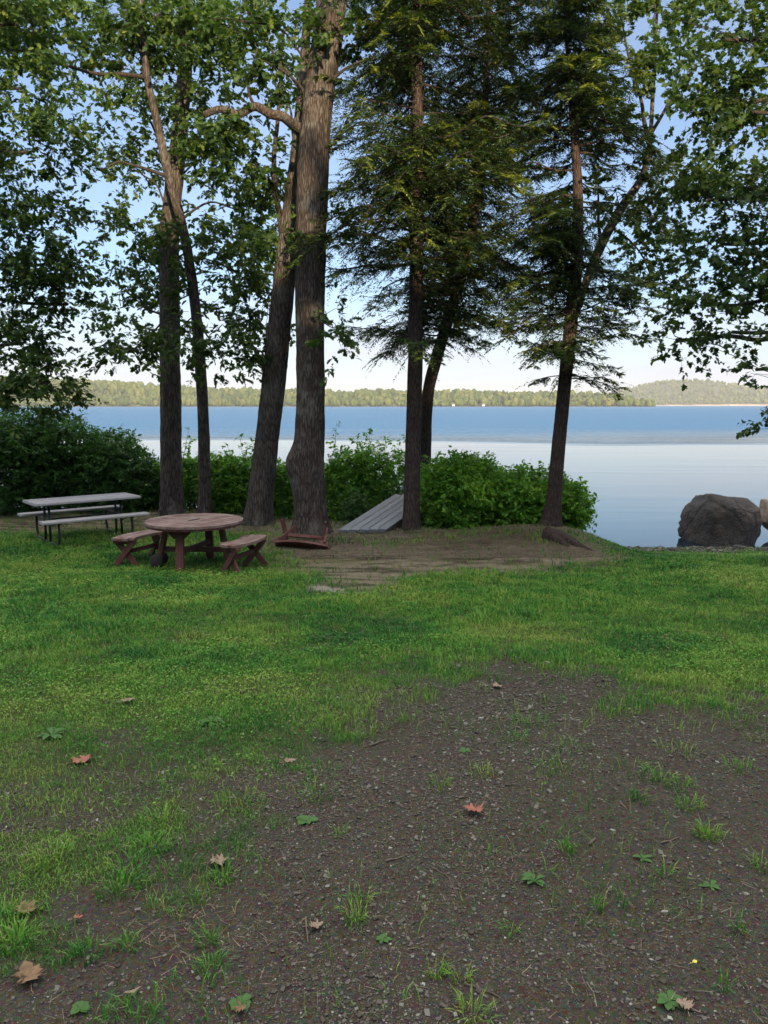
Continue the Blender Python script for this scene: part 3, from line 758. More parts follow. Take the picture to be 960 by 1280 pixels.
# hemlocks
def hemlock_crown(th, q, z0, z1, prof, nb, seed, az=None, extra=()):
    rng = np.random.default_rng(seed); br = MB(); lf = MB()
    bs = []
    for k in range(nb):
        z = z0 + (z1 - z0) * ((k + rng.random()) / nb)
        th_ = k * 2.399 + rng.uniform(-.4, .4)
        Lb = np.interp((z - z0) / (z1 - z0), [p[0] for p in prof], [p[1] for p in prof]) * rng.choice([rng.uniform(.45, .8), rng.uniform(.8, 1.05), rng.uniform(1.0, 1.4)])
        bs.append((at_z(q, z), th_, Lb))
    for e in extra: bs.append((at_z(q, e[0]), e[1], e[2]))
    K1, K2 = [], []
    for p0, a, Lb in bs:
        if vnoise(np.array([[math.cos(a) * 1.1, math.sin(a) * 1.1, p0[2] * .9]]), seed)[0] < -.2: continue
        h = np.array([math.cos(a), math.sin(a), 0]); s = np.linspace(0, 1, 7)
        dr = rng.uniform(.02, .55)
        pts = p0 + h * (Lb * s)[:, None] + np.array([0, 0, 1.]) * (Lb * (.12 * s - dr * s ** 2.2))[:, None]
        pth = branch(br, pts, .009 + .006 * Lb, .003, 6, .16, rng, .1)
        n1 = max(4, int(Lb / .07)); tt = np.linspace(.12, 1, n1)
        idx = np.clip((tt * (len(pth) - 1)).astype(int), 0, len(pth) - 1)
        side = np.array([-h[1], h[0], 0])
        for i_, t_ in zip(idx, tt):
            for sg in (-1, 1):
                if rng.random() < .3: continue
                l2 = (.16 + .34 * Lb * (1 - t_) ** .8 * (.3 + .7 * min(1, t_ * 3))) * rng.choice([rng.uniform(.25, .6), rng.uniform(.6, 1.3), rng.uniform(1.1, 1.7)])
                l2 = min(l2, .85)
                d = unit(h * rng.uniform(.15, 1.1) + side * sg * rng.uniform(.35, 1.0) + np.array([0, 0, rng.uniform(-.6, .3)]))
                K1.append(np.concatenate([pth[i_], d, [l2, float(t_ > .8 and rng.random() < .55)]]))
    K1 = np.array(K1)
    # side branchlets as slim strips and needle twigs on both sides
    tipz = np.array([0, 0, -1.])
    base = K1[:, :3]; d = K1[:, 3:6]; l2 = K1[:, 6]
    per = 22
    tt = np.tile(np.linspace(.06, 1, per), (len(K1), 1)); sg = np.where(np.arange(per) % 2, 1., -1.)[None]
    pos = base[:, None] + d[:, None] * (l2[:, None] * tt)[..., None] + tipz * (.28 * l2[:, None] * tt ** 2)[..., None]
    sd_ = unit(np.cross(d, np.array([0, 0, 1.])))
    dd = unit(d[:, None] * .75 + sd_[:, None] * sg[..., None] * .8 + rng.normal(0, .22, (len(K1), per, 3)) + tipz * .22)
    ln = (.035 + .085 * (1 - tt) ** .6) * rng.uniform(.7, 1.25, tt.shape)
    pos = pos.reshape(-1, 3); dd = dd.reshape(-1, 3); ln = ln.ravel()
    w = unit(np.cross(dd, unit(np.array([0, 0, 1.]) + rng.normal(0, .35, dd.shape)))) * (.0075 + .05 * ln)[:, None]
    V = np.stack([pos, pos + dd * (ln * .35)[:, None] + w, pos + dd * ln[:, None], pos + dd * (ln * .35)[:, None] - w], 1).reshape(-1, 3)
    # join each branchlet's twigs into islands of their own colour through per-twig islands
    Vk = V.reshape(len(K1), -1, 3); tipk = K1[:, 7] > .5; lit_tips = MB()  # some branch-end sprays get the painted sunlit colour
    for buf, sel in ((lf, ~tipk), (lit_tips, tipk)):
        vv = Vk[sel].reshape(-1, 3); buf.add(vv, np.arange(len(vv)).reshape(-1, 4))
    e = base + d * l2[:, None] + tipz * (.28 * l2)[:, None]
    s = sd_ * .003; u = np.array([0, 0, .003]); f = np.arange(len(K1))[:, None] * 4
    br.add(np.stack([base - s, base + s, base + u, e], 1).reshape(-1, 3), np.vstack([f + [0, 1, 3], f + [1, 2, 3], f + [2, 0, 3]]))
    build_multi([(lf, M['hemlock_leaf']), (lit_tips, M['hemlock_sunlit_tip']), (br, M['bark_hemlock'])], 'crown', th)

th, q = tree('hemlock_tree', 'straight dark hemlock trunk standing in front of the grey dock section', 'bark_hemlock', 'hemlock_leaf',
    dict(pxs=[(513, 672), (515, 600), (518, 500), (520, 380), (521, 260), (521, 140), (521, 20), (521, -120), (521, -260)],
         Ys=[13.9] * 9, wpx=[23, 22, 21, 20, 18, 15, 12, 8, 2], sides=32, amp=.04, flare=.35, seed=5))
hemlock_crown(th, q, Z_(432, 13.9), Z_(-230, 13.9), [(0, 1.15), (.12, 1.7), (.4, 2.0), (.8, 1.7), (1, .4)], 350, 205)

th, q = tree('hemlock_tree', 'hemlock bending right behind the straight dark trunk, its foot hidden by the shrub', 'bark_hemlock', 'hemlock_leaf',
    dict(pxs=[(532, 640), (531, 590), (534, 500), (545, 450), (560, 400), (576, 345), (590, 285), (600, 220), (606, 140), (610, 40), (612, -80)],
         Ys=[16.4, 16.4, 16.4, 16.3, 16.2, 16.1, 16, 16, 16, 16, 16], wpx=[17, 17, 16, 16, 15.5, 15, 14, 12, 10, 7, 2], sides=28, amp=.04, flare=.3, seed=6))
hemlock_crown(th, q, Z_(428, 16.2), Z_(-160, 16), [(0, 1.5), (.3, 2.1), (.7, 2.0), (1, .6)], 270, 206, extra=[(Z_(440 - 6 * k_, 16.2), -1.57 + 1.1 * math.sin(k_ * 2.4), .6 + .5 * abs(math.sin(k_ * 1.7))) for k_ in range(30)])

th, q = tree('hemlock_tree', 'slender hemlock at the right with flared roots on the needle mound', 'bark_hemlock', 'hemlock_leaf',
    dict(pxs=[(688, 674), (692, 630), (697, 570), (704, 500), (710, 440), (716, 380), (722, 310), (722, 230), (716, 140), (708, 40), (702, -110)],
         Ys=[13.7] * 11, wpx=[22, 20, 19, 18.5, 18, 17, 15, 12, 9, 5, 1.5], sides=30, amp=.05, flare=.75, seed=7))
mbr = MB()
for e in [(728, 680), (712, 684), (745, 690)]:
    a = on_ground(689, 671); c = on_ground(*e)
    c[2] -= .03
    mid = (a + c) / 2; mid[2] = gz(mid[0], mid[1]) + .05; a[2] += .08
    a[2] -= .05; branch(mbr, [a - [.08, 0, 0], (a + mid) / 2 - [0, 0, .02], mid - [0, 0, .04], c], .15, .03, 12, .05, rng, .06)
mbr.build('root', M['bark_hemlock'], th, True)
hemlock_crown(th, q, Z_(446, 13.7), Z_(-90, 13.7), [(0, 1.05), (.15, 1.6), (.45, 1.65), (.7, 1.1), (1, .25)], 310, 207, extra=[(Z_(480 - 5.2 * k_, 13.7), -1.57 + 1.1 * math.sin(k_ * 2.4), .55 + .5 * abs(math.sin(k_ * 1.7))) for k_ in range(52)])

# leaning maple behind the right hemlock
th, q = tree('maple_tree', 'leaning maple with bare upper limbs rising right behind the slender right hemlock', 'bark_oak', 'maple_leaf',
    dict(pxs=[(690, 650), (696, 560), (702, 480), (712, 420), (730, 360), (752, 305), (778, 258), (802, 222), (812, 180), (816, 120), (820, 40), (824, -60)],
         Ys=[16.0, 16, 16, 16, 16, 15.9, 15.8, 15.7, 15.7, 15.7, 15.8, 16], wpx=[10, 10, 10, 10, 11, 13, 12, 9, 6, 5, 4, 2], sides=28, seed=8))
lm, tm, bm_ = MB(), MB(), MB(); rng = np.random.default_rng(108)
limb(th, [P(800, 225, 15.7), P(830, 208, 15.5), P(858, 190, 15.4)], .05, .012, 8, .1, rng)
limb(th, [P(812, 180, 15.7), P(798, 120, 15.6), P(782, 60, 15.6), P(775, 10, 15.6)], .05, .012, 8, .1, rng)
limb(th, [P(812, 170, 15.7), P(845, 110, 15.5), P(852, 60, 15.5)], .04, .012, 8, .1, rng)
limb(th, [P(752, 305, 15.9), P(746, 260, 15.8), P(748, 230, 15.8)], .04, .015, 8, .08, rng)
bl = []
for px, py, rx, ry, n, zz in [(780, 60, 40, 50, 60, None), (850, 70, 42, 50, 60, None), (760, 150, 30, 35, 40, 200), (800, 300, 50, 40, 90, 260), (850, 210, 45, 45, 80, None), (820, 360, 50, 35, 70, 280), (770, 240, 35, 35, 50, 260), (820, 0, 70, 30, 70, 60)]:
    bl.append(B(px, py, rx, ry, 15.6 + rng.uniform(-.6, .6), n, None if zz is None else at_z(q, Z_(zz, 15.8))))
blob_crown(th, lm, tm, bm_, bl, MAPLE, .095, rng, per=15, tw=(.2, .45))
finish(th, lm, tm, bm_, 'maple_leaf')

# overhanging maple, its trunk just outside the frame at the right
def side_tree(name, label, bx, by, H, r, bark, blobs, outline, size, leafm, seed, per=12, flat=1.0, droop=.3):
    rng = np.random.default_rng(seed); z0 = gz(bx, by)
    th = thing(name, (bx, by, z0), label, 'tree')
    mb = MB(); pts = np.array([[bx, by, z0 - .3, r * 1.2], [bx + .1, by, z0 + 2, r], [bx - .1, by + .1, z0 + 5, r * .8], [bx, by, z0 + H, r * .25]])
    q = spline(pts, .08)
    mb.add(*tube(q[:, :3], q[:, 3], 32, lambda p, a, R: ridged(p, a, R, .06, flare=(z0, .3, .5), seed=seed)))
    mb.build('trunk', M[bark], th, True)
    lm, tm, br = MB(), MB(), MB(); bl = []
    for px, py, rx, ry, Y_, n in blobs:
        b_ = B(px, py, rx, ry, Y_, n); c = b_[0]
        zz = np.clip(c[2] - .25 * np.hypot(c[0] - bx, c[1] - by), z0 + 1.5, z0 + H)
        bl.append((b_[0], b_[1], n, at_z(q, zz)))
    blob_crown(th, lm, tm, br, bl, outline, size, rng, per=per, flat=flat, droop=droop)
    finish(th, lm, tm, br, leafm)
side_tree('maple_tree', 'maple reaching in from the right edge with layered leafy boughs', 9.2, 12.2, 11, .24, 'bark_oak',
    [(905, 50, 70, 60, 11.5, 112), (940, 140, 55, 50, 11.3, 97), (880, 130, 40, 40, 11.8, 45), (935, 235, 60, 42, 11.4, 97), (885, 250, 35, 40, 11.8, 37), (900, 305, 60, 34, 11.6, 75), (930, 360, 55, 26, 11.3, 63),
     (880, 380, 50, 24, 11.7, 45), (845, 425, 34, 20, 11.6, 25), (915, 415, 36, 14, 11.2, 17), (945, 462, 22, 11, 11.2, 8), (958, 487, 8, 5, 11.2, 4), (957, 532, 8, 6, 11, 4), (1010, 300, 70, 120, 12, 150), (1020, 90, 70, 90, 12, 112), (960, -40, 130, 50, 11.5, 112), (1010, 460, 50, 40, 11.5, 30)],
    MAPLE, .08, 'maple_leaf', 109, per=14, flat=.6)
# overhanging oak at the left edge
side_tree('oak_tree', 'oak leaning in from the left edge, its boughs hanging to the dark hedge', -9.6, 14.2, 11, .26, 'bark_oak',
    [(30, 110, 60, 45, 13.5, 90), (35, 190, 62, 45, 13.4, 110), (25, 270, 70, 45, 13.2, 140), (60, 330, 50, 42, 13.2, 100), (20, 350, 50, 40, 13.6, 90), (25, 430, 55, 34, 13.3, 100), (60, 480, 42, 22, 13.2, 60), (15, 500, 50, 30, 13.5, 70), (85, 380, 28, 34, 13.4, 30),
     (-60, 150, 60, 100, 14, 120), (-60, 380, 60, 120, 14, 140), (20, 30, 60, 40, 13.4, 80), (-20, -50, 100, 50, 13.5, 100)],
    OAK, .105, 'oak_leaf', 110, per=18)

# woods behind the camera that shade the yard
SUNDIR = np.array(sd[:])
# holes cut through the crowns, each shaped to aim a shaft of sun: (point it reaches, half width)
SUN_HOLES = [(P(402, 100, 13.5), .12), (P(399, 150, 13.5), .06), (P(392, 395, 13.4), .05), (P(560, 195, 12.6), .75), (P(515, 215, 12.8), .5), (P(635, 190, 12.8), .6), (P(665, 215, 13.2), .3), (P(610, 290, 14.5), .3), (P(655, 400, 13.2), .25),
        (P(705, 425, 13.5), .2), (P(230, 25, 15.5), .8), (P(130, 15, 14.5), .7), (P(310, 105, 13.6), .6), (P(290, 130, 13.4), .35), (P(60, 120, 13.4), .5), (P(880, 60, 11.6), .7), (P(930, 180, 11.4), .4), (P(460, 120, 13), .4), (P(212, 215, 15.5), .35), (P(780, 170, 15.6), .5), (P(350, 285, 14), .25)]
def thin(p, *rest):  # drops woods leaves along each aimed sun ray
    k = np.ones(len(p), bool)
    for q, w in SUN_HOLES:
        v = p - q; k &= np.linalg.norm(v - (v @ SUNDIR)[:, None] * SUNDIR, axis=1) > w * 1.7 + .3
    return [a[k] for a in (p, *rest)]
def woods():
    rng = np.random.default_rng(55); lf = MB(); n = 80
    for k in range(n):
        x = -60 + 120 * (k + rng.random()) / n; y = -rng.uniform(20, 32); H = rng.uniform(15.0, 19.2)
        z0 = gz(x, y); c = np.array([x, y, z0 + H * .56]); r = np.array([2.6, 2.4, H * .44])
        N = 2100
        p = c + unit(rng.normal(0, 1, (N, 3))) * (rng.random((N, 1)) ** .4) * r
        p, = thin(p); N = len(p)
        leaves(lf, p, rng.normal(0, 1, (N, 3)), unit(rng.normal(0, 1, (N, 3))), rng.uniform(.35, .6, N), MAPLE)
        lf.add(*tube(np.array([[x, y, z0 - .2], [x, y, z0 + H * .8]]), np.array([.2, .06]), 8))
    for k in range(60):
        x = -48 + 96 * (k + rng.random()) / 60; y = -rng.uniform(19, 26); c = np.array([x, y, gz(x, y) + 1.4]); N = 500
        p = c + unit(rng.normal(0, 1, (N, 3))) * (rng.random((N, 1)) ** .4) * np.array([1.6, 1.5, 1.5])
        leaves(lf, p, rng.normal(0, 1, (N, 3)), unit(rng.normal(0, 1, (N, 3))), rng.uniform(.3, .5, N), MAPLE)
    o = lf.build('woods', M['maple_leaf'])
    tag(o, 'leafy woods behind the yard that keep it in shade', 'woods', kind='stuff')
woods()

# ------------------------------------------------------------------ shrubs
SG = 'shrubs along the top of the bank'
def shrub(px, py_base, Y_, wpx, hpx, n, leafm, label, seed, shoots=6, depth=None, size=.085, tall=1.0):
    rng = np.random.default_rng(seed); k = Y_ / FPX
    x = P(px, py_base, Y_)[0]; z0 = gz(x, Y_); top = P(px, py_base - hpx, Y_)[2]
    h = max(top - z0, .5); rx = wpx * k / 2; ry = depth or rx * .9
    th = thing('shrub', (x, Y_, z0), label, 'shrub', SG)
    st = MB(); lf = MB(); tw = MB()
    base = np.array([x, Y_, z0])
    N = n * 2
    d = unit(rng.normal(0, 1, (N, 3))); rad = rng.random(N) ** .38
    lump = 1 + .5 * fbm(d * 2.1 + seed, 3, seed)
    p = base + np.array([0, 0, h * .5]) + d * (rad * lump)[:, None] * np.array([rx, ry, h * .52])
    p = p[p[:, 2] > z0 + .03][:n]
    ns = int(n * .22); ra = rng.uniform(0, 6.283, ns)
    p = np.vstack([p, base + np.stack([np.cos(ra) * rx * rng.uniform(.4, .98, ns), np.sin(ra) * ry * rng.uniform(.5, .95, ns), rng.uniform(.05, .38, ns) * h], -1)])
    out = unit((p - base - np.array([0, 0, h * .35])) / np.array([rx, ry, h])) + np.array([0, 0, .45])
    sprays(lf, tw, p, out + rng.normal(0, .4, p.shape), rng.uniform(.12, .28, len(p)), 9, size, OVAL, rng, .2)
    for _ in range(10):
        e = p[rng.integers(len(p))]; b0 = base + np.array([*rng.normal(0, .15, 2), -.08])
        branch(st, [b0, b0 + (e - b0) * .5 + np.array([0, 0, .12]), e], .014, .004, 6, .05, rng)
    for _ in range(shoots * 2):
        a = rng.uniform(-.9, .9); b0 = base + np.array([a * rx, rng.uniform(-.5, .5) * ry, h * .8])
        e = b0 + np.array([rng.normal(0, .12), rng.normal(0, .1), rng.choice([rng.uniform(.15, .35), rng.uniform(.3, .75)]) * (1 - .4 * abs(a)) * min(h, 1.6) * .6 * tall])
        branch(st, [b0 - [0, 0, h * .5], b0, e], .007, .003, 5, .03, rng)
        s = np.linspace(0, 1, 9)[:, None]; pp = b0 + (e - b0) * s
        sprays(lf, tw, pp, rng.normal(0, 1, pp.shape) * [1, 1, .3] + [0, 0, .5], rng.uniform(.06, .16, 9), 5, size * 1.05, OVAL, rng, .15)
    st.build('stems', M['bark_twig'], th, True)
    build_multi([(lf, M[leafm]), (tw, M['bark_twig'])], 'foliage', th)
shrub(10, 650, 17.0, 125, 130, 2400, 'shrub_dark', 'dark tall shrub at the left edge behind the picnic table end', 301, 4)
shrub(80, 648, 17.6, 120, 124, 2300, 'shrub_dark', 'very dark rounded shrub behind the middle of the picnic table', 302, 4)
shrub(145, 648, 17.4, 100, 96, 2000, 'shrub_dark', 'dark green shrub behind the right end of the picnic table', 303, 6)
shrub(185, 645, 17.9, 60, 60, 900, 'shrub_leaf', 'mid green shrub just left of the straight left trunk', 304, 5)
shrub(240, 645, 17.8, 54, 66, 800, 'shrub_leaf', 'light green shrub filling the gap between the straight and thin crooked trunks', 305, 6, tall=2.4)
shrub(290, 648, 17.2, 66, 70, 1300, 'shrub_leaf', 'leafy shrub with tall shoots behind the round table, left of the leaning trunk', 306, 9, tall=2.4)
shrub(350, 650, 16.6, 54, 64, 900, 'shrub_leaf', 'bright shrub showing between the leaning and the thickest trunk', 307, 3)
shrub(432, 655, 16.4, 70, 84, 1300, 'shrub_leaf', 'bright green shrub just right of the thickest trunk', 308, 6, tall=2.2)
shrub(482, 640, 17.0, 80, 78, 1200, 'shrub_leaf', 'bright green shrub behind the upper end of the grey dock section', 309, 6, tall=1.4)
shrub(575, 668, 14.95, 105, 90, 2300, 'shrub_leaf', 'large dense shrub right of the straight dark hemlock trunk', 310, 10, 1.0)
shrub(648, 668, 14.9, 110, 72, 2000, 'shrub_leaf', 'wide low shrub just left of the slender right hemlock', 311, 10, .9)
shrub(708, 668, 14.6, 44, 60, 480, 'shrub_leaf', 'small shrub with loose sprays right of the slender hemlock, against the water', 312, 7, .5)
shrub(444, 660, 15.4, 22, 22, 90, 'weed_leaf', 'little pale yellow-green shrub at the left edge of the grey dock section', 313, 0, .2)

# ------------------------------------------------------------------ grey dock section
a0 = on_ground(424, 666.5); a1 = on_ground(483, 666.5); a0[2] = a1[2] = max(a0[2], a1[2]) + .03
dv = np.array([1.02, 1.95, .40]); wv = a1 - a0
th = thing('dock_section', a0, 'weathered grey dock section sloping up into the shrubs behind the trunk', 'dock section')
nrm = unit(np.cross(wv, dv)); mb = MB(); NB = 5
for k in range(NB):
    c = a0 + wv * ((k + .5) / NB) + nrm * .02
    bar(mb, c, c + dv, np.linalg.norm(wv) / NB - .003, .03, nrm, .04)
mb.build('deck', M['dock'], th)
mb = MB(); e_ = unit(dv); bar(mb, a0 - e_ * .014 + nrm * .005 - wv * .01, a1 - e_ * .014 + nrm * .005 + wv * .01, .028, .065, nrm, .04); mb.build('end_board', M['dock'], th)
for s in (.03, .5, .97):
    mb = MB(); o_ = a0 + wv * s - nrm * .055; bar(mb, o_ + dv * .01, o_ + dv * .99, .045, .115, nrm); mb.build('joist', M['dock_frame'], th)
for s in (.05, .95):
    mb = MB(); tp = a0 + dv * .93 + wv * s - nrm * .11; bt = tp.copy(); bt[2] = gz(tp[0], tp[1]) - .1
    bar(mb, bt, tp, .09, .09, (0, 1, 0)); mb.build('post', M['dock_frame'], th)

# ------------------------------------------------------------------ picnic table
gzp = -.76
c0 = on_plane(103.5, 622.3, gzp + .735); zg = gz(c0[0], c0[1])
yaw = math.radians(40); ux = np.array([math.cos(yaw), math.sin(yaw), 0]); vx = np.array([-math.sin(yaw), math.cos(yaw), 0])
base = np.array([c0[0], c0[1], zg]); top_h = gzp + .735 - zg
th = thing('picnic_table', base, 'long picnic table with pale grey top and black tube frame in front of the hedge', 'picnic table')
LL = 1.80
pt = lambda u, v, z: base + ux * u + vx * v + np.array([0, 0, z])
mb = MB()
for k in range(3):
    v = (-1 + k) * .252; bar(mb, pt(-LL / 2, v, top_h - .022), pt(LL / 2, v, top_h - .022), .247, .044, (0, 0, 1), .2)
mb.build('tabletop', M['plank'], th)
for v in (-.63, .63):
    mb = MB(); bar(mb, pt(-LL / 2, v, .435), pt(LL / 2, v, .435), .25, .04, (0, 0, 1), .2); mb.build('seat', M['plank'], th)
for u in (-.62, .62):
    mb = MB()
    pth = spline([pt(u, -.60, .415), pt(u, -.63, .22), pt(u, -.58, .06), pt(u, -.46, .02), pt(u, 0, .018), pt(u, .46, .02), pt(u, .58, .06), pt(u, .63, .22), pt(u, .60, .415)], .03)
    mb.add(*tube(pth, .021, 10)); mb.build('runner', M['steel'], th, True)
    for v in (-.13, .13):
        mb = MB(); mb.add(*tube(np.array([pt(u, v, .02), pt(u, v, top_h - .05)]), .021, 10)); mb.build('leg', M['steel'], th, True)
    mb = MB(); mb.add(*tube(np.array([pt(u, -.70, .402), pt(u, .70, .402)]), .016, 10))
    mb.add(*tube(np.array([pt(u, -.34, top_h - .055), pt(u, .34, top_h - .055)]), .018, 10)); mb.build('crossbar', M['steel'], th, True)
    for sg in (-1, 1):
        mb = MB(); mb.add(*tube(spline([pt(u, sg * .13, .30), pt(u, sg * .3, .33), pt(u, sg * .52, .41)], .04), .012, 8)); mb.build('brace', M['steel'], th, True)
mb = MB(); mb.add(*tube(np.array([pt(-.62, 0, .40), pt(.62, 0, .40)]), .014, 8)); mb.build('stretcher', M['steel'], th, True)

# ------------------------------------------------------------------ round table and curved benches
TC = on_plane(243, 649.8, -.80 + .735); TC[2] = gz(TC[0], TC[1]); TH = -.80 + .735 - TC[2]
R_ = .70
th = thing('round_table', TC, 'round red-brown slatted table with small wheels, standing on the lawn', 'table')
mb = MB(); pw = .118; na = math.radians(62)
fr = lambda V: np.c_[V[:, 0] * math.cos(na) - V[:, 1] * math.sin(na), V[:, 0] * math.sin(na) + V[:, 1] * math.cos(na), V[:, 2]] + TC
k0 = int(R_ / pw) + 1
for k in range(-k0, k0):
    y0, y1 = max(k * pw + .006, -R_ + .002), min((k + 1) * pw - .006, R_ - .002)
    if y1 - y0 < .02: continue
    ys_ = np.linspace(y0, y1, 7); rx_ = np.sqrt(np.maximum(R_ ** 2 - ys_ ** 2, 1e-4))
    prism(mb, np.vstack([np.c_[rx_, ys_], np.c_[-rx_, ys_][::-1]]), TH - .034, TH, fr)
mb.build('tabletop', M['red_top'], th)
mb = MB(); hc = [(.12 * math.cos(a) * (1 + .12 * math.sin(3 * a)), .035 * math.sin(a)) for a in np.linspace(0, 2 * math.pi, 20, endpoint=False)]
prism(mb, hc, TH + .001, TH + .006, fr); mb.build('umbrella_hole_plate', M['rubber'], th)
# rim and battens under the top
mb = MB(); a_ = np.linspace(0, 2 * np.pi, 49)
for k in range(48):
    p0 = TC + [math.cos(a_[k]) * (R_ - .03), math.sin(a_[k]) * (R_ - .03), TH - .052]; p1 = TC + [math.cos(a_[k + 1]) * (R_ - .03), math.sin(a_[k + 1]) * (R_ - .03), TH - .052]
    bar(mb, p0, p1, .03, .034)
mb.build('rim', M['red_leg'], th)
def T(x, y, z): return TC + np.array([x, y, z])
for v in (0, 1):
    mb = MB(); d = np.array([1, 0]) if v else np.array([0, 1])
    bar(mb, T(*(-d * .6), TH - .075), T(*(d * .6), TH - .075), .07, .07 if v else .066); mb.build('batten', M['red_leg'], th)
legs = {'front': ((-.10, -.50), (-.10, -.46)), 'back': ((.10, .50), (.10, .46)), 'left': ((-.55, .04), (-.40, .02)), 'right': ((.50, -.02), (.38, 0))}
for nm, (bt, tp) in legs.items():
    mb = MB(); upv = (1, 0, 0) if nm in ('front', 'back') else (0, 1, 0)
    zb = gz(TC[0] + bt[0], TC[1] + bt[1]) - TC[2] + (.1 if nm == 'left' else -.02)
    bar(mb, T(*bt, zb), T(*tp, TH - .05), .075, .115, upv)
    lg_ = mb.build('leg', M['red_leg'], th)
    if nm in ('front', 'back'):
        mb = MB(); y_ = tp[1]
        o_ = np.array([(tp[0] - .22, TH - .05), (tp[0] - .07, TH - .2), (tp[0] + .07, TH - .2), (tp[0] + .22, TH - .05)])
        V = np.vstack([np.c_[o_[:, 0], np.full(4, y_ - .044), o_[:, 1]], np.c_[o_[:, 0], np.full(4, y_ + .044), o_[:, 1]]]) + TC
        j = np.arange(4); k = (j + 1) % 4
        mb.add(V, np.stack([j, k, k + 4, j + 4], -1), np.array([[3, 2, 1, 0], [4, 5, 6, 7]])); mb.build('gusset', M['red_leg'], th)
mb = MB(); bar(mb, T(-.47, .03, .26), T(.45, -.01, .26), .05, .075); mb.build('stretcher', M['red_leg'], th)
mb = MB(); bar(mb, T(-.10, -.47, .30), T(.10, .47, .30), .05, .07); mb.build('stretcher', M['red_leg'], th)
mb = MB(); a = T(-.55, -.10, .098); b_ = T(-.55, .20, .098); mb.add(*tube(np.array([a, b_]), .013, 8)); mb.build('axle', M['rubber'], th, True)
for yv in (-.10, .17):
    mb = MB(); aa = np.linspace(0, 2 * np.pi, 25)[:-1]
    prof = [(.0, -.025), (.085, -.022), (.098, -.012), (.098, .012), (.085, .022), (.0, .025)]
    V = np.array([[r * math.cos(x), h, r * math.sin(x)] for r, h in prof for x in aa]) + T(-.55, yv, .098); n_ = len(aa)
    i, j = np.meshgrid(np.arange(n_), np.arange(len(prof) - 1)); k = (i + 1) % n_
    mb.add(V, np.stack([j * n_ + i, j * n_ + k, (j + 1) * n_ + k, (j + 1) * n_ + i], -1).reshape(-1, 4)); w_ = mb.build('wheel', M['rubber'], th, True)

def bench(name, label, group, seat_m, leg_m, xf, base):
    """curved bench built around a centre RB away on +x; xf maps local (tangent x, radial y, z) to world"""
    th = thing(name, base, label, 'bench', group)
    RB, half, sh = 1.0, math.radians(27), .43
    mb = MB(); nr = 4; w = .34
    for k in range(nr):
        r0 = RB - w / 2 + k * w / nr + .003; r1 = RB - w / 2 + (k + 1) * w / nr - .003
        e0 = half - (.05 if k in (0, nr - 1) else 0)
        aa = np.linspace(-e0, e0, 15)
        o_ = np.vstack([np.c_[r1 * np.sin(aa), r1 * np.cos(aa)][::-1], np.c_[r0 * np.sin(aa), r0 * np.cos(aa)]])
        o_[:, 1] -= RB
        prism(mb, o_, sh - .036, sh, xf)
    mb.build('seat', seat_m, th)
    def loc(r, a, z): return np.array([r * math.sin(a), r * math.cos(a) - RB, z])
    for sg in (-1, 1):
        a = sg * half * .72
        for s2 in (-1, 1):
            mb = MB(); p0 = xf(loc(RB - s2 * .16, a + s2 * .0, -.01)[None])[0]; p1 = xf(loc(RB + s2 * .15, a, sh - .04)[None])[0]
            off = xf(loc(RB, a + s2 * .022, 0)[None])[0] - xf(loc(RB, a, 0)[None])[0]
            tdir = xf(loc(RB, a + .01, 0)[None])[0] - xf(loc(RB, a, 0)[None])[0]
            bar(mb, p0 + off, p1 + off, .085, .036, unit(tdir)); mb.build('leg', leg_m, th)
        mb = MB(); p0 = xf(loc(RB - .16, a * 1.0, sh - .065)[None])[0]; p1 = xf(loc(RB + .16, a, sh - .065)[None])[0]
        up = xf(loc(RB, a, 1)[None])[0] - xf(loc(RB, a, 0)[None])[0]
        bar(mb, p0, p1, .095, .055, up); mb.build('batten', leg_m, th)
    mb = MB(); p0 = xf(loc(RB * .985, -half * .68, .21)[None])[0]; p1 = xf(loc(RB * .985, half * .68, .21)[None])[0]
    up = xf(loc(RB, 0, 1)[None])[0] - xf(loc(RB, 0, 0)[None])[0]
    bar(mb, p0, p1, .04, .06, up); mb.build('stretcher', leg_m, th)
    return th
def around(cx, cy, ang, r=.97):
    bx, by = cx + math.cos(ang) * r, cy + math.sin(ang) * r; z = gz(bx, by)
    rad = np.array([math.cos(ang), math.sin(ang), 0]); tan = np.array([math.sin(ang), -math.cos(ang), 0])
    base = np.array([bx, by, z])
    return (lambda V: base + V[:, :1] * tan + V[:, 1:2] * rad + V[:, 2:3] * np.array([0, 0, 1.])), base
BG = 'curved red-brown benches of the round table'
pl = on_plane(172, 669, -.80 + .43); pr = on_plane(308, 680, -.80 + .43)
al = math.atan2(pl[1] - TC[1], pl[0] - TC[0]); ar = math.atan2(pr[1] - TC[1], pr[0] - TC[0])
xf, bs = around(TC[0], TC[1], al, np.hypot(*(pl - TC)[:2])); bench('curved_bench', 'curved bench with crossed legs at the left of the round table', BG, M['red_top'], M['red_leg'], xf, bs)
xf, bs = around(TC[0], TC[1], ar, np.hypot(*(pr - TC)[:2])); bench('curved_bench', 'curved bench with crossed legs at the right of the round table', BG, M['red_top'], M['red_leg'], xf, bs)
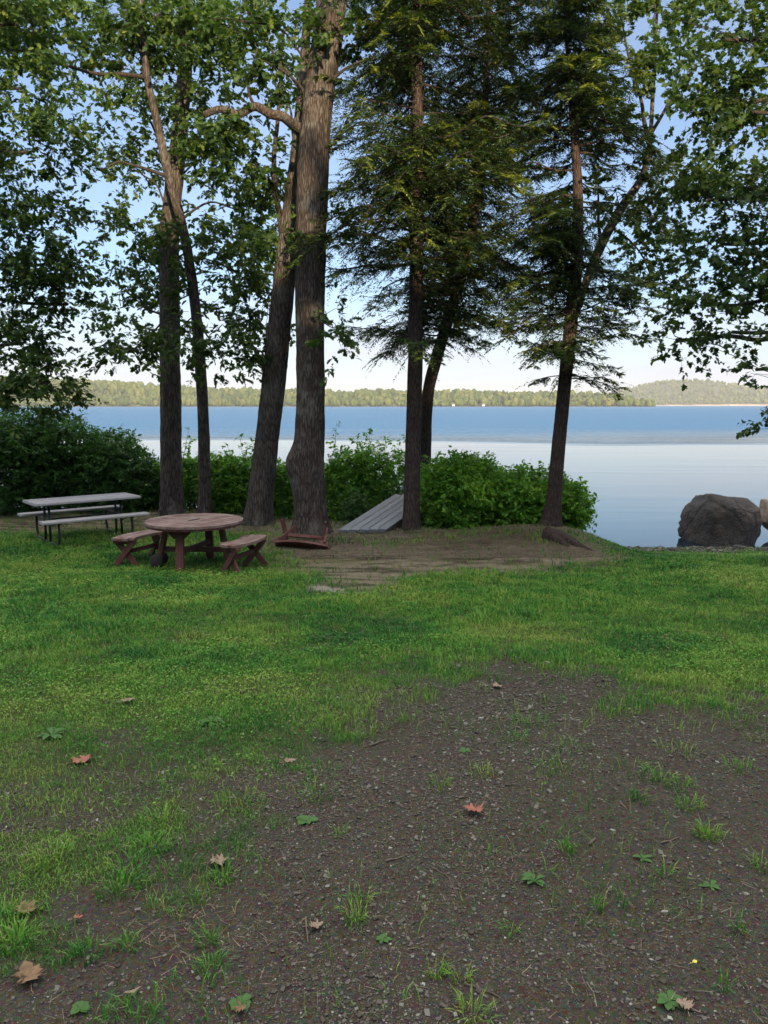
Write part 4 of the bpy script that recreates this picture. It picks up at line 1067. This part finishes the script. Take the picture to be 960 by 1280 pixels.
# the upturned one
c = on_ground(377, 685.5); yw = math.radians(-14)
tan = np.array([math.cos(yw), math.sin(yw), -.03]); rad = np.array([-math.sin(yw), math.cos(yw), 0.0]); up = np.array([0, 0, 1.])
tl = math.radians(-36); rad2 = rad * math.cos(tl) + up * math.sin(tl); dn = -up * math.cos(tl) + rad * math.sin(tl)
cb = np.array([c[0], c[1], c[2]]); org = cb + up * .03 - dn * .43
bench('curved_bench', 'upturned red bench lying legs up against the thickest trunk', BG, M['red_bright'], M['red_bright'],
      lambda V: org + V[:, :1] * tan - V[:, 1:2] * rad2 + V[:, 2:3] * dn, cb)

# ------------------------------------------------------------------ boulder and shore stones
m, t, b = mat('boulder_rock')
co = t.nodes.new('ShaderNodeTexCoord').outputs['Object']
r1 = ntex(t, 3.0, 8, .65, co); r2 = ntex(t, 22, 6, .7, co); r3 = ntex(t, 1.6, 5, .6, co)
c = ramp(t, mth(t, 'ADD', mth(t, 'MULTIPLY', r1, .6), mth(t, 'MULTIPLY', r2, .45)), [(.3, (.016, .015, .015)), (.5, (.046, .043, .043)), (.72, (.11, .106, .104))])
c = mixc(t, ramp(t, r3, [(.5, (0, 0, 0)), (.72, (.7, .7, .7))]), c, (.12, .08, .052))
t.links.new(c, b.inputs['Base Color']); b.inputs['Roughness'].default_value = .85
wv_ = mixc(t, .25, co, node_out(t, 2.0, co)); vk = node(t, 'ShaderNodeTexVoronoi', Scale=.8, _feature='DISTANCE_TO_EDGE'); t.links.new(wv_, vk.inputs['Vector'])
ck = ramp(t, vk.outputs['Distance'], [(0, (.35, .35, .35)), (.03, (1, 1, 1))])
c2 = mixc(t, mth(t, 'SUBTRACT', 1.0, ck), c, (.012, .011, .011)); t.links.new(c2, b.inputs['Base Color'])
bump(t, b, mth(t, 'ADD', mth(t, 'ADD', r1, mth(t, 'MULTIPLY', r2, .5)), mth(t, 'MULTIPLY', ck, .15)), .16)
M['rock'] = m
m, t, b = mat('tan_rock'); r1 = ntex(t, 5, 7, .65)
t.links.new(ramp(t, r1, [(.3, (.12, .09, .07)), (.7, (.3, .24, .19))]), b.inputs['Base Color']); b.inputs['Roughness'].default_value = .9; bump(t, b, r1, .05); M['tan_rock'] = m
def rock(name, label, cat, c, planes, scale, seed, m_, amp=.05, group=None, ico=None, rough=34):
    V, F = ico or I3
    r = np.full(len(V), 9.0)
    for nrm_, d in planes:
        dt = V @ unit(np.array(nrm_, float)); rr = np.where(dt > .02, d / np.maximum(dt, .02), 9)
        r = -np.log(np.exp(-rough * r) + np.exp(-rough * rr)) / rough
    r = r * (1 + amp * fbm(V * 2.2 + seed, 4, seed) + amp * .35 * fbm(V * 9 + seed, 3, seed + 1))
    mb = MB(); mb.add(V * r[:, None] * np.array(scale) + np.array(c), F)
    th = mb.build(name, m_, None, True)
    th.data.transform(__import__('mathutils').Matrix.Translation(-Vector(c))); th.location = c
    return tag(th, label, cat, group)
bc = P(909, 652, 18.6); k = 18.6 / FPX
rock('boulder', 'large dark grey boulder standing at the water edge', 'boulder', (bc[0], bc[1], bc[2] - .05),
     [((-1, -.25, .05), .86), ((-.8, -.1, .6), .92), ((.06, .1, 1), .78), ((.3, -.25, .95), .80), ((1, .1, .25), .92), ((.8, -.62, -.05), .86), ((-.22, -1, .22), .74), ((.12, -.62, .78), .80), ((.45, -.85, -.1), .82), ((-.7, -.75, .1), .86), ((0, 1, 0), .9), ((0, 0, -1), .9), ((.85, 0, -.6), .9), ((-.3, .2, -.95), .95), ((-.5, -.5, .75), .93)],
     (42 * k, .85, 44 * k), 5, M['rock'], .10)
b2 = P(972, 645, 19.2)
rock('boulder', 'tan rock at the right edge beside the dark boulder', 'boulder', b2, [((-1, 0, .2), .8), ((0, 0, 1), .8), ((-.6, 0, -.7), .8), ((0, -1, 0), .8), ((1, 0, 0), .9), ((0, 1, 0), .9), ((0, 0, -1), .9), ((-.7, -.3, .7), .85)], (.42, .4, .48), 8, M['tan_rock'], .08)
for px_, py_, s_, lab in [(948, 668, .16, 'dark shore stone between the boulder and the right edge'), (938, 672, .11, 'small stone at the right foot of the boulder'), (768, 681, .05, 'small dark stone on the beach below the right shrub'), (786, 682, .05, 'small dark stone alone on the beach left of the boulder'), (842, 684, .09, 'low dark stone at the left foot of the boulder'), (822, 690, .06, 'small stone on the beach in front of the water left of the boulder'), (925, 682, .13, 'rounded stone in front of the right foot of the boulder'), (898, 690, .06, 'small stone on the beach below the boulder'), (952, 684, .1, 'stone on the beach at the right edge of the photo')]:
    p_ = on_ground(px_, py_ + 6)
    rock('shore_stone', lab, 'stone', (p_[0], p_[1], p_[2] + s_ * .25), [((-1, 0, .3), .8), ((.2, 0, 1), .6), ((1, .2, .1), .8), ((0, -1, .2), .8), ((0, 1, 0), .9), ((0, 0, -1), .7)], (s_ * 1.4, s_, s_), int(px_), M['rock'], .1, None, I2)

# ------------------------------------------------------------------ grass
TUFTS = [(665, 905, 90, .13), (645, 925, 50, .1), (690, 962, 70, .1), (606, 968, 50, .08), (885, 1045, 130, .06), (800, 1000, 60, .05), (826, 975, 80, .09), (850, 985, 60, .07), (862, 1010, 70, .06),
         (925, 962, 70, .1), (790, 965, 60, .12), (850, 940, 60, .12), (710, 935, 50, .1), (280, 1098, 80, .05), (445, 1150, 70, .05), (450, 1128, 40, .04), (265, 1178, 60, .05), (190, 1062, 160, .08), (205, 1028, 120, .1),
         (150, 1112, 170, .09), (165, 1085, 90, .08), (20, 1180, 200, .07), (10, 1150, 120, .07), (110, 1195, 60, .05), (590, 1272, 70, .05), (545, 1218, 30, .03), (575, 1225, 30, .03), (955, 1085, 40, .05), (710, 1062, 40, .04),
         (830, 1095, 25, .03), (745, 1135, 30, .03), (550, 985, 30, .05), (425, 1045, 25, .03), (395, 995, 70, .1), (395, 968, 80, .12), (300, 1010, 120, .12), (930, 905, 90, .16), (760, 895, 70, .14), (545, 835, 90, .15), (695, 850, 80, .16),
         (160, 1185, 50, .04), (60, 1075, 160, .1), (265, 1215, 60, .05), (880, 880, 80, .16), (780, 1130, 14, .03), (925, 1165, 20, .03), (900, 1235, 18, .03), (638, 1168, 25, .03)]
def make_grass():
    rng = np.random.default_rng(400)
    N = 1500000
    yv = 1.3 * (17.2 / 1.3) ** rng.random(N)          # log-uniform in distance
    half = .56 * yv + .7
    xv = rng.uniform(-1, 1, N) * half
    gm_, nd, be, pa = masks(xv, yv)
    clump = .55 + .45 * n2(xv, yv, 7, 2, 71)
    keep = rng.random(N) < gm_ * np.clip(clump * 1.1, .08, 1) * np.clip(.28 + .08 * yv, .3, 1.0)
    xv, yv, gm_ = xv[keep], yv[keep], gm_[keep]
    n = len(xv); zv = g(xv, yv)
    wide = np.clip(yv / 5.0, .75, 2.6)
    tall = (.75 - .3 * sstep(.4, -.4, xv) * sstep(6.5, 4, yv)) + .5 * n2(xv, yv, 1.6, 3, 81) + .35 * sstep(.6, .2, gm_)
    h = rng.uniform(.028, .07, n) * np.clip(tall, .45, 1.5) * (1 + .25 * (wide - 1))
    a = rng.uniform(0, 2 * np.pi, n); d = np.stack([np.cos(a), np.sin(a), np.zeros(n)], -1); s = np.stack([-np.sin(a), np.cos(a), np.zeros(n)], -1)
    w = rng.uniform(.0016, .0034, n) * wide
    lean = rng.uniform(.15, 1.0, n) * h
    b0 = np.stack([xv, yv, zv - .004], -1); up = np.array([0, 0, 1.])
    m1 = b0 + d * (lean * .3)[:, None] + up * (h * .6)[:, None]; tp = b0 + d * lean[:, None] + up * (h * rng.uniform(.75, 1.0, n))[:, None]
    V = np.stack([b0 - s * w[:, None], b0 + s * w[:, None], m1 + s * (w * .75)[:, None], m1 - s * (w * .75)[:, None], tp], 1).reshape(-1, 3)
    f = np.arange(n)[:, None] * 5
    mb = MB(); mb.add(V, f + [0, 1, 2, 3], f + [3, 2, 4])
    # loose tufts in the gravel
    for px, py, nb, rad in TUFTS:
        c = on_ground(px, py); k = int(nb * .8); a = rng.uniform(0, 6.28, k); rr = rad * rng.random(k) ** .6
        xb, yb = c[0] + np.cos(a) * rr, c[1] + np.sin(a) * rr; zb = g(xb, yb) - .003
        d = np.stack([np.cos(a), np.sin(a), np.zeros(k)], -1) + rng.normal(0, .5, (k, 3)) * [1, 1, 0]; d = unit(d); s = np.stack([-d[:, 1], d[:, 0], np.zeros(k)], -1)
        h = rng.uniform(.022, .066, k); ln = rng.uniform(.2, 1.1, k) * h; w = rng.uniform(.0014, .0028, k)
        b0 = np.stack([xb, yb, zb], -1); m1 = b0 + d * (ln * .35)[:, None] + up * (h * .62)[:, None]; tp = b0 + d * ln[:, None] + up * (h * rng.uniform(.6, 1.0, k))[:, None]
        V = np.stack([b0 - s * w[:, None], b0 + s * w[:, None], m1 + s * (w * .8)[:, None], m1 - s * (w * .8)[:, None], tp], 1).reshape(-1, 3)
        f = np.arange(k)[:, None] * 5; mb.add(V, f + [0, 1, 2, 3], f + [3, 2, 4])
    # clover and other small round leaves among the blades
    K = 160000; yv = 1.6 * (14 / 1.6) ** rng.random(K); xv = rng.uniform(-1, 1, K) * (.56 * yv + .6)
    gm_ = masks(xv, yv)[0]; patch = sstep(-.05, .3, n2(xv, yv, .8, 3, 91) - .12 * xv / np.maximum(yv * .3, 1))
    kp = rng.random(K) < gm_ * patch * .6 * sstep(2.6, 6, yv); xv, yv = xv[kp], yv[kp]; n = len(xv)
    p = np.stack([xv, yv, g(xv, yv) + rng.uniform(.015, .05, n)], -1)
    leaves(mb, p, rng.normal(0, 1, (n, 3)) * [1, 1, .2], unit(up + rng.normal(0, .3, (n, 3))), rng.uniform(.010, .02, n) * np.clip(yv / 5, .9, 1.8), OVAL * np.array([1, 1.7]))
    m, t, b = mat('grass_blade')
    gi = t.nodes.new('ShaderNodeNewGeometry').outputs['Random Per Island']
    c1 = ntex(t, .8, 3); c2 = ntex(t, 4.5, 3)
    f = mth(t, 'ADD', mth(t, 'ADD', mth(t, 'MULTIPLY', mth(t, 'SUBTRACT', c1, .13), 1.0), mth(t, 'MULTIPLY', mth(t, 'SUBTRACT', c2, .14), .5)), mth(t, 'MULTIPLY', mth(t, 'SUBTRACT', gi, .5), .19))
    c = ramp(t, f, [(.34, (.02, .115, .02)), (.46, (.046, .19, .024)), (.58, (.115, .275, .035)), (.76, (.215, .315, .06))])
    dry = ramp(t, gi, [(.93, (0, 0, 0)), (.95, (1, 1, 1))])
    c = mixc(t, mth(t, 'MULTIPLY', dry, .7), c, (.26, .2, .1))
    t.links.new(c, b.inputs['Base Color']); b.inputs['Roughness'].default_value = .55; b.inputs['Specular IOR Level'].default_value = .25
    tr = t.nodes.new('ShaderNodeBsdfTranslucent'); t.links.new(c, tr.inputs[0])
    ms = t.nodes.new('ShaderNodeMixShader'); ms.inputs[0].default_value = .3
    t.links.new(b.outputs[0], ms.inputs[1]); t.links.new(tr.outputs[0], ms.inputs[2]); t.links.new(ms.outputs[0], t.nodes['Material Output'].inputs[0])
    o = mb.build('grass', m); tag(o, 'patchy green lawn grass thinning out into the gravel', 'grass', kind='stuff')
make_grass()

# ------------------------------------------------------------------ gravel and litter
def make_gravel():
    rng = np.random.default_rng(500); N = 420000
    yv = 1.25 * (8.5 / 1.25) ** rng.random(N); xv = rng.uniform(-1, 1, N) * (.56 * yv + .5)
    gm_, nd, be, pa = masks(xv, yv)
    cl = sstep(-.5, .5, n2(xv, yv, 1.3, 4, 511))
    keep = rng.random(N) < (1 - gm_ * .93) * (.18 + .55 * cl) * (1 - nd)
    xv, yv = xv[keep], yv[keep]
    # shore gravel
    K = 26000; xb = rng.uniform(3.2, 10.5, K); yb = rng.uniform(14, 19.0, K); be = masks(xb, yb)[2]; kp = (rng.random(K) < be) & (g(xb, yb) > WATER_Z - .05)
    big = np.r_[np.ones(len(xv)), np.full(kp.sum(), 2.8)]
    xv, yv = np.r_[xv, xb[kp]], np.r_[yv, yb[kp]]; n = len(xv)
    s = np.clip(.0018 * np.exp(rng.normal(0, .6, n)), .001, .010) * np.clip(yv / 3.2, .8, 1.7) * big
    C = np.array([[x, y, z] for x in (-1, 1) for y in (-1, 1) for z in (-1, 1)], float)
    V = C[None] * rng.uniform(.45, 1.05, (n, 8, 3)) * np.stack([s * rng.uniform(.9, 1.6, n), s, s * rng.uniform(.45, .85, n)], -1)[:, None]
    a = rng.uniform(0, 6.28, n); ca, sa = np.cos(a)[:, None], np.sin(a)[:, None]
    V = np.stack([V[..., 0] * ca - V[..., 1] * sa, V[..., 0] * sa + V[..., 1] * ca, V[..., 2] + V[..., 0] * rng.uniform(-.3, .3, (n, 1))], -1)
    V = V + np.stack([xv, yv, g(xv, yv) + s * .25], -1)[:, None]
    F = np.array([[0, 1, 3, 2], [4, 6, 7, 5], [0, 4, 5, 1], [2, 3, 7, 6], [0, 2, 6, 4], [1, 5, 7, 3]])
    mb = MB(); mb.add(V.reshape(-1, 3), (F[None] + (np.arange(n) * 8)[:, None, None]).reshape(-1, 4))
    m, t, b = mat('gravel_stone'); gi = t.nodes.new('ShaderNodeNewGeometry').outputs['Random Per Island']
    c = ramp(t, gi, [(0, (0.0278, 0.0227, 0.0177)), (.4, (0.0557, 0.0472, 0.0386)), (.7, (0.0755, 0.0699, 0.0610)), (.92, (0.1113, 0.1118, 0.0996)), (.985, (0.1669, 0.1704, 0.1526)), (1, (0.2703, 0.2839, 0.2490))])
    t.links.new(c, b.inputs['Base Color']); b.inputs['Roughness'].default_value = .85; bump(t, b, ntex(t, 300, 3), .001)
    o = mb.build('gravel', m); tag(o, 'dark crushed gravel spread over the foreground and the beach', 'gravel', kind='stuff')
    # fallen needles and dry straw
    n = 60000
    yv = np.r_[rng.uniform(11.8, 15.5, n * 2), 1.3 * (9 / 1.3) ** rng.random(40000)]; xv = np.r_[rng.uniform(-4, 4.6, n * 2), rng.uniform(-1, 1, 40000) * (.56 * yv[n * 2:] + .3)]
    gm_, nd, be, pa = masks(xv, yv)
    pr = np.where(np.arange(len(xv)) < n * 2, nd * (.35 + .65 * sstep(-.2, .3, n2(xv * .5, yv * 2.2, 1.6, 3, 523))), .05 + .5 * sstep(0, .4, n2(xv, yv, 1.8, 3, 521)) * sstep(1.0, -.6, xv))
    kp = rng.random(len(xv)) < pr; xv, yv = xv[kp], yv[kp]; n = len(xv); z = g(xv, yv)
    a = rng.uniform(0, 6.28, n); far = np.clip(yv / 6, .6, 2.2); l = rng.uniform(.015, .045, n) * far; w = rng.uniform(.0007, .0016, n) * far
    d = np.stack([np.cos(a), np.sin(a), rng.normal(0, .12, n)], -1); s_ = np.stack([-np.sin(a), np.cos(a), np.zeros(n)], -1)
    c = np.stack([xv, yv, z + .004 + rng.random(n) * .012], -1)
    V = np.stack([c - d * l[:, None] - s_ * w[:, None], c - d * l[:, None] + s_ * w[:, None], c + d * l[:, None] + s_ * w[:, None] * .4, c + d * l[:, None] - s_ * w[:, None] * .4], 1)
    mb = MB(); mb.add(V.reshape(-1, 3), np.arange(n * 4).reshape(n, 4))
    m, t, b = mat('needle_litter'); gi = t.nodes.new('ShaderNodeNewGeometry').outputs['Random Per Island']
    t.links.new(ramp(t, gi, [(0, (.06, .045, .032)), (.5, (.15, .12, .084)), (1, (.3, .25, .18))]), b.inputs['Base Color']); b.inputs['Roughness'].default_value = .8
    o = mb.build('needle_litter', m); tag(o, 'dry brown needle and straw litter under the trees', 'needle litter', kind='stuff')
make_gravel()

# ------------------------------------------------------------------ fallen leaves, twigs, weeds
LOBE = [(0, 0), (-.10, .22), (.06, .20), (.02, .50), (.18, .36), (.24, .46), (.38, .26), (.46, .58), (.55, .36), (.66, .40), (.62, .18), (.80, .22), (1.0, 0)]
LOBE = np.array(LOBE + [(x, -y) for x, y in LOBE[-2:0:-1]])
def fallen(px, py, s, rot, m_, label, curl=.35, lift=.012, tilt=0, outline=LOBE, name='fallen_leaf'):
    p = on_ground(px, py); rng = np.random.default_rng(int(px * 7 + py)); s = s * .78; curl = curl * 1.6
    o = outline * (1 + rng.uniform(-.18, .12, (len(outline), 1))) - [.45, 0]
    rings = [o * f for f in (1, .66, .33)]; n = len(o)
    V = np.vstack(rings + [np.zeros((1, 2))])
    z = curl * (V[:, 1] ** 2 + .6 * V[:, 0] ** 2) + .16 * vnoise(np.c_[V * 3.2, np.full(len(V), px)], 3) + tilt * V[:, 0]
    V3 = np.c_[V, z] * s
    ca, sa = math.cos(rot), math.sin(rot); V3 = np.c_[V3[:, 0] * ca - V3[:, 1] * sa, V3[:, 0] * sa + V3[:, 1] * ca, V3[:, 2]]
    V3[:, 2] += lift - min(V3[:, 2].min(), 0)
    j = np.arange(n); k = (j + 1) % n; F = []
    for r in range(2): F.append(np.stack([r * n + j, r * n + k, (r + 1) * n + k, (r + 1) * n + j], -1))
    mb = MB(); mb.add(V3, np.vstack(F), np.stack([2 * n + j, 2 * n + k, np.full(n, 3 * n)], -1))
    st = np.array([[-.45, 0, .0], [-.75, .06, .02], [-1.0, .02, .01]]) * s
    st = np.c_[st[:, 0] * ca - st[:, 1] * sa, st[:, 0] * sa + st[:, 1] * ca, st[:, 2] + lift]
    mb.add(*tube(spline(st, .01), .0012, 5))
    ob = mb.build(name, m_, None, True); ob.location = p
    md = ob.modifiers.new('thickness', 'SOLIDIFY'); md.thickness = .0008
    return tag(ob, label, 'leaf', 'fallen leaves on the ground')
fallen(590, 1017, .11, 2.6, M['red_leaf'], 'rusty red maple leaf lying on the gravel in the middle', .45, .014)
fallen(104, 953, .13, .6, M['red_leaf'], 'orange-brown leaf in the thin grass at the left below the bare patch', .2)
fallen(276, 1082, .10, .2, M['tan_leaf'], 'pale tan leaf above a small grass tuft, left on the gravel', .3)
fallen(36, 1226, .11, 2.2, M['brown_leaf'], 'brown lobed leaf in the bottom left corner', .3)
fallen(36, 1142, .09, 1.2, M['brown_leaf'], 'curled brown leaf at the left edge above the bottom corner', .5)
fallen(98, 1152, .035, .5, M['red_leaf'], 'tiny orange leaf scrap on the bare soil at the lower left', .4)
fallen(396, 1162, .06, .1, M['tan_leaf'], 'small tan leaf scrap beside a grass tuft in the lower middle gravel', .3)
fallen(854, 1262, .06, 2.5, M['tan_leaf'], 'tan leaf bit beside the weed at the lower right', .3)
fallen(162, 880, .13, .3, M['tan_leaf'], 'pinkish tan leaf at the top of the bare patch in the lawn', .15)
fallen(302, 1268, .05, .9, M['brown_leaf'], 'yellow-brown curled leaf at the bottom edge', .9)
fallen(164, 1246, .06, .5, M['tan_leaf'], 'slim pale bark chip near the bottom left', .1, outline=OVAL * [1, .7], name='bark_chip')
fallen(868, 1208, .022, .3, M['yellow'], 'tiny yellow petal on the gravel at the lower right', .8, outline=OVAL * [1, 1.6], name='petal')
fallen(622, 860, .10, .4, M['tan_leaf'], 'pale flat leaf near the far edge of the gravel', .1)
fallen(363, 941 + 14, .07, .3, M['tan_leaf'], 'pale leaf scrap at the edge of the grass in the middle', .15)

def twig(pts, r, label):
    p = [on_ground(*q) for q in pts]; base = p[0].copy()
    for q in p: q[2] += r * 1.2
    mb = MB(); mb.add(*tube(spline(p, .01) + np.c_[np.zeros((len(spline(p, .01)), 2)), .002 * np.sin(np.arange(len(spline(p, .01))))], np.linspace(r, r * .5, len(spline(p, .01))), 6))
    o = mb.build('twig', M['twig'], None, True); tag(o, label, 'twig', 'dead twigs on the gravel')
twig([(482, 1079), (505, 1072)], .004, 'short dark twig left of the curved stalk in the middle gravel')
twig([(540, 1086), (560, 1098), (569, 1118)], .0022, 'thin curved stalk on the gravel below the red leaf')
twig([(382, 1150), (385, 1180)], .004, 'straight twig pointing up the slope beside the tan leaf scrap')
twig([(737, 1058), (744, 1050)], .006, 'stubby twig on the gravel at the right')
twig([(826, 1056), (848, 1049)], .004, 'dark bent twig beside the right-hand stones')
twig([(462, 934), (482, 926)], .006, 'dark twig at the upper middle of the gravel')
twig([(530, 888), (552, 904)], .004, 'long thin twig near the far edge of the gravel')
twig([(580, 1232), (605, 1240), (630, 1252)], .003, 'pale forked stalk near the bottom middle')

def weed(px, py, n, l, wid, rise, label, seed):
    n = n + 2; l = l * .6; rng = np.random.default_rng(seed); p = on_ground(px, py); th = thing('weed', p, label, 'weed', 'weeds growing in the gravel')
    for k in range(n):
        a = 6.283 * k / n + rng.uniform(-.4, .4); ll = l * rng.uniform(.7, 1.15); s = np.linspace(0, 1, 6); r_ = rise * rng.uniform(.6, 1.2)
        wv_ = np.array([.12, .35, .8, 1.0, .75, .05]) * wid * ll
        cx = ll * s; cz = ll * (r_ * s - .75 * r_ * s ** 2) + .004
        V = []
        for q in range(6):
            for e in (-1, -.0, 1):
                V.append([cx[q], e * wv_[q], cz[q] + (abs(e) * .25 - .1) * wv_[q]])
        V = np.array(V); ca, sa = math.cos(a), math.sin(a)
        V = np.c_[V[:, 0] * ca - V[:, 1] * sa, V[:, 0] * sa + V[:, 1] * ca, V[:, 2]] + p
        F = [[q * 3 + e, q * 3 + e + 1, (q + 1) * 3 + e + 1, (q + 1) * 3 + e] for q in range(5) for e in (0, 1)]
        mb = MB(); mb.add(V, np.array(F)); mb.build('leaf', M['weed_leaf'], th, True)
weed(383, 1028, 4, .075, .42, .6, 'round-leaved green seedling left of the rusty red maple leaf', 1)
weed(301, 1263 - 6, 4, .06, .4, .6, 'two-leaved bright seedling at the bottom near the curled brown leaf', 2)
weed(102, 1264, 4, .055, .42, .7, 'rounded seedling at the bottom left beside the lobed brown leaf', 3)
weed(668, 1104, 7, .075, .22, .9, 'bushy weed on the gravel right of the middle', 4)
weed(804, 1075, 6, .06, .22, .6, 'flat rosette weed among the grey stones at the right', 5)
weed(888, 1110, 5, .065, .2, .3, 'flat pale weed at the right below the grass tuft', 6)
weed(836, 1254, 7, .06, .28, .6, 'dark green rosette weed at the lower right beside the tan leaf bit', 7)
weed(478, 1176, 5, .045, .28, .5, 'small rosette weed below the grass tuft in the lower middle', 8)
weed(65, 921, 8, .13, .2, .7, 'wide plantain rosette in the lawn left of the bare patch', 9)
weed(582, 940, 4, .06, .35, .5, 'small leafy seedling at the upper middle of the gravel', 10)
weed(265, 905, 8, .14, .18, .9, 'plantain clump in the lawn right of the bare patch', 11)
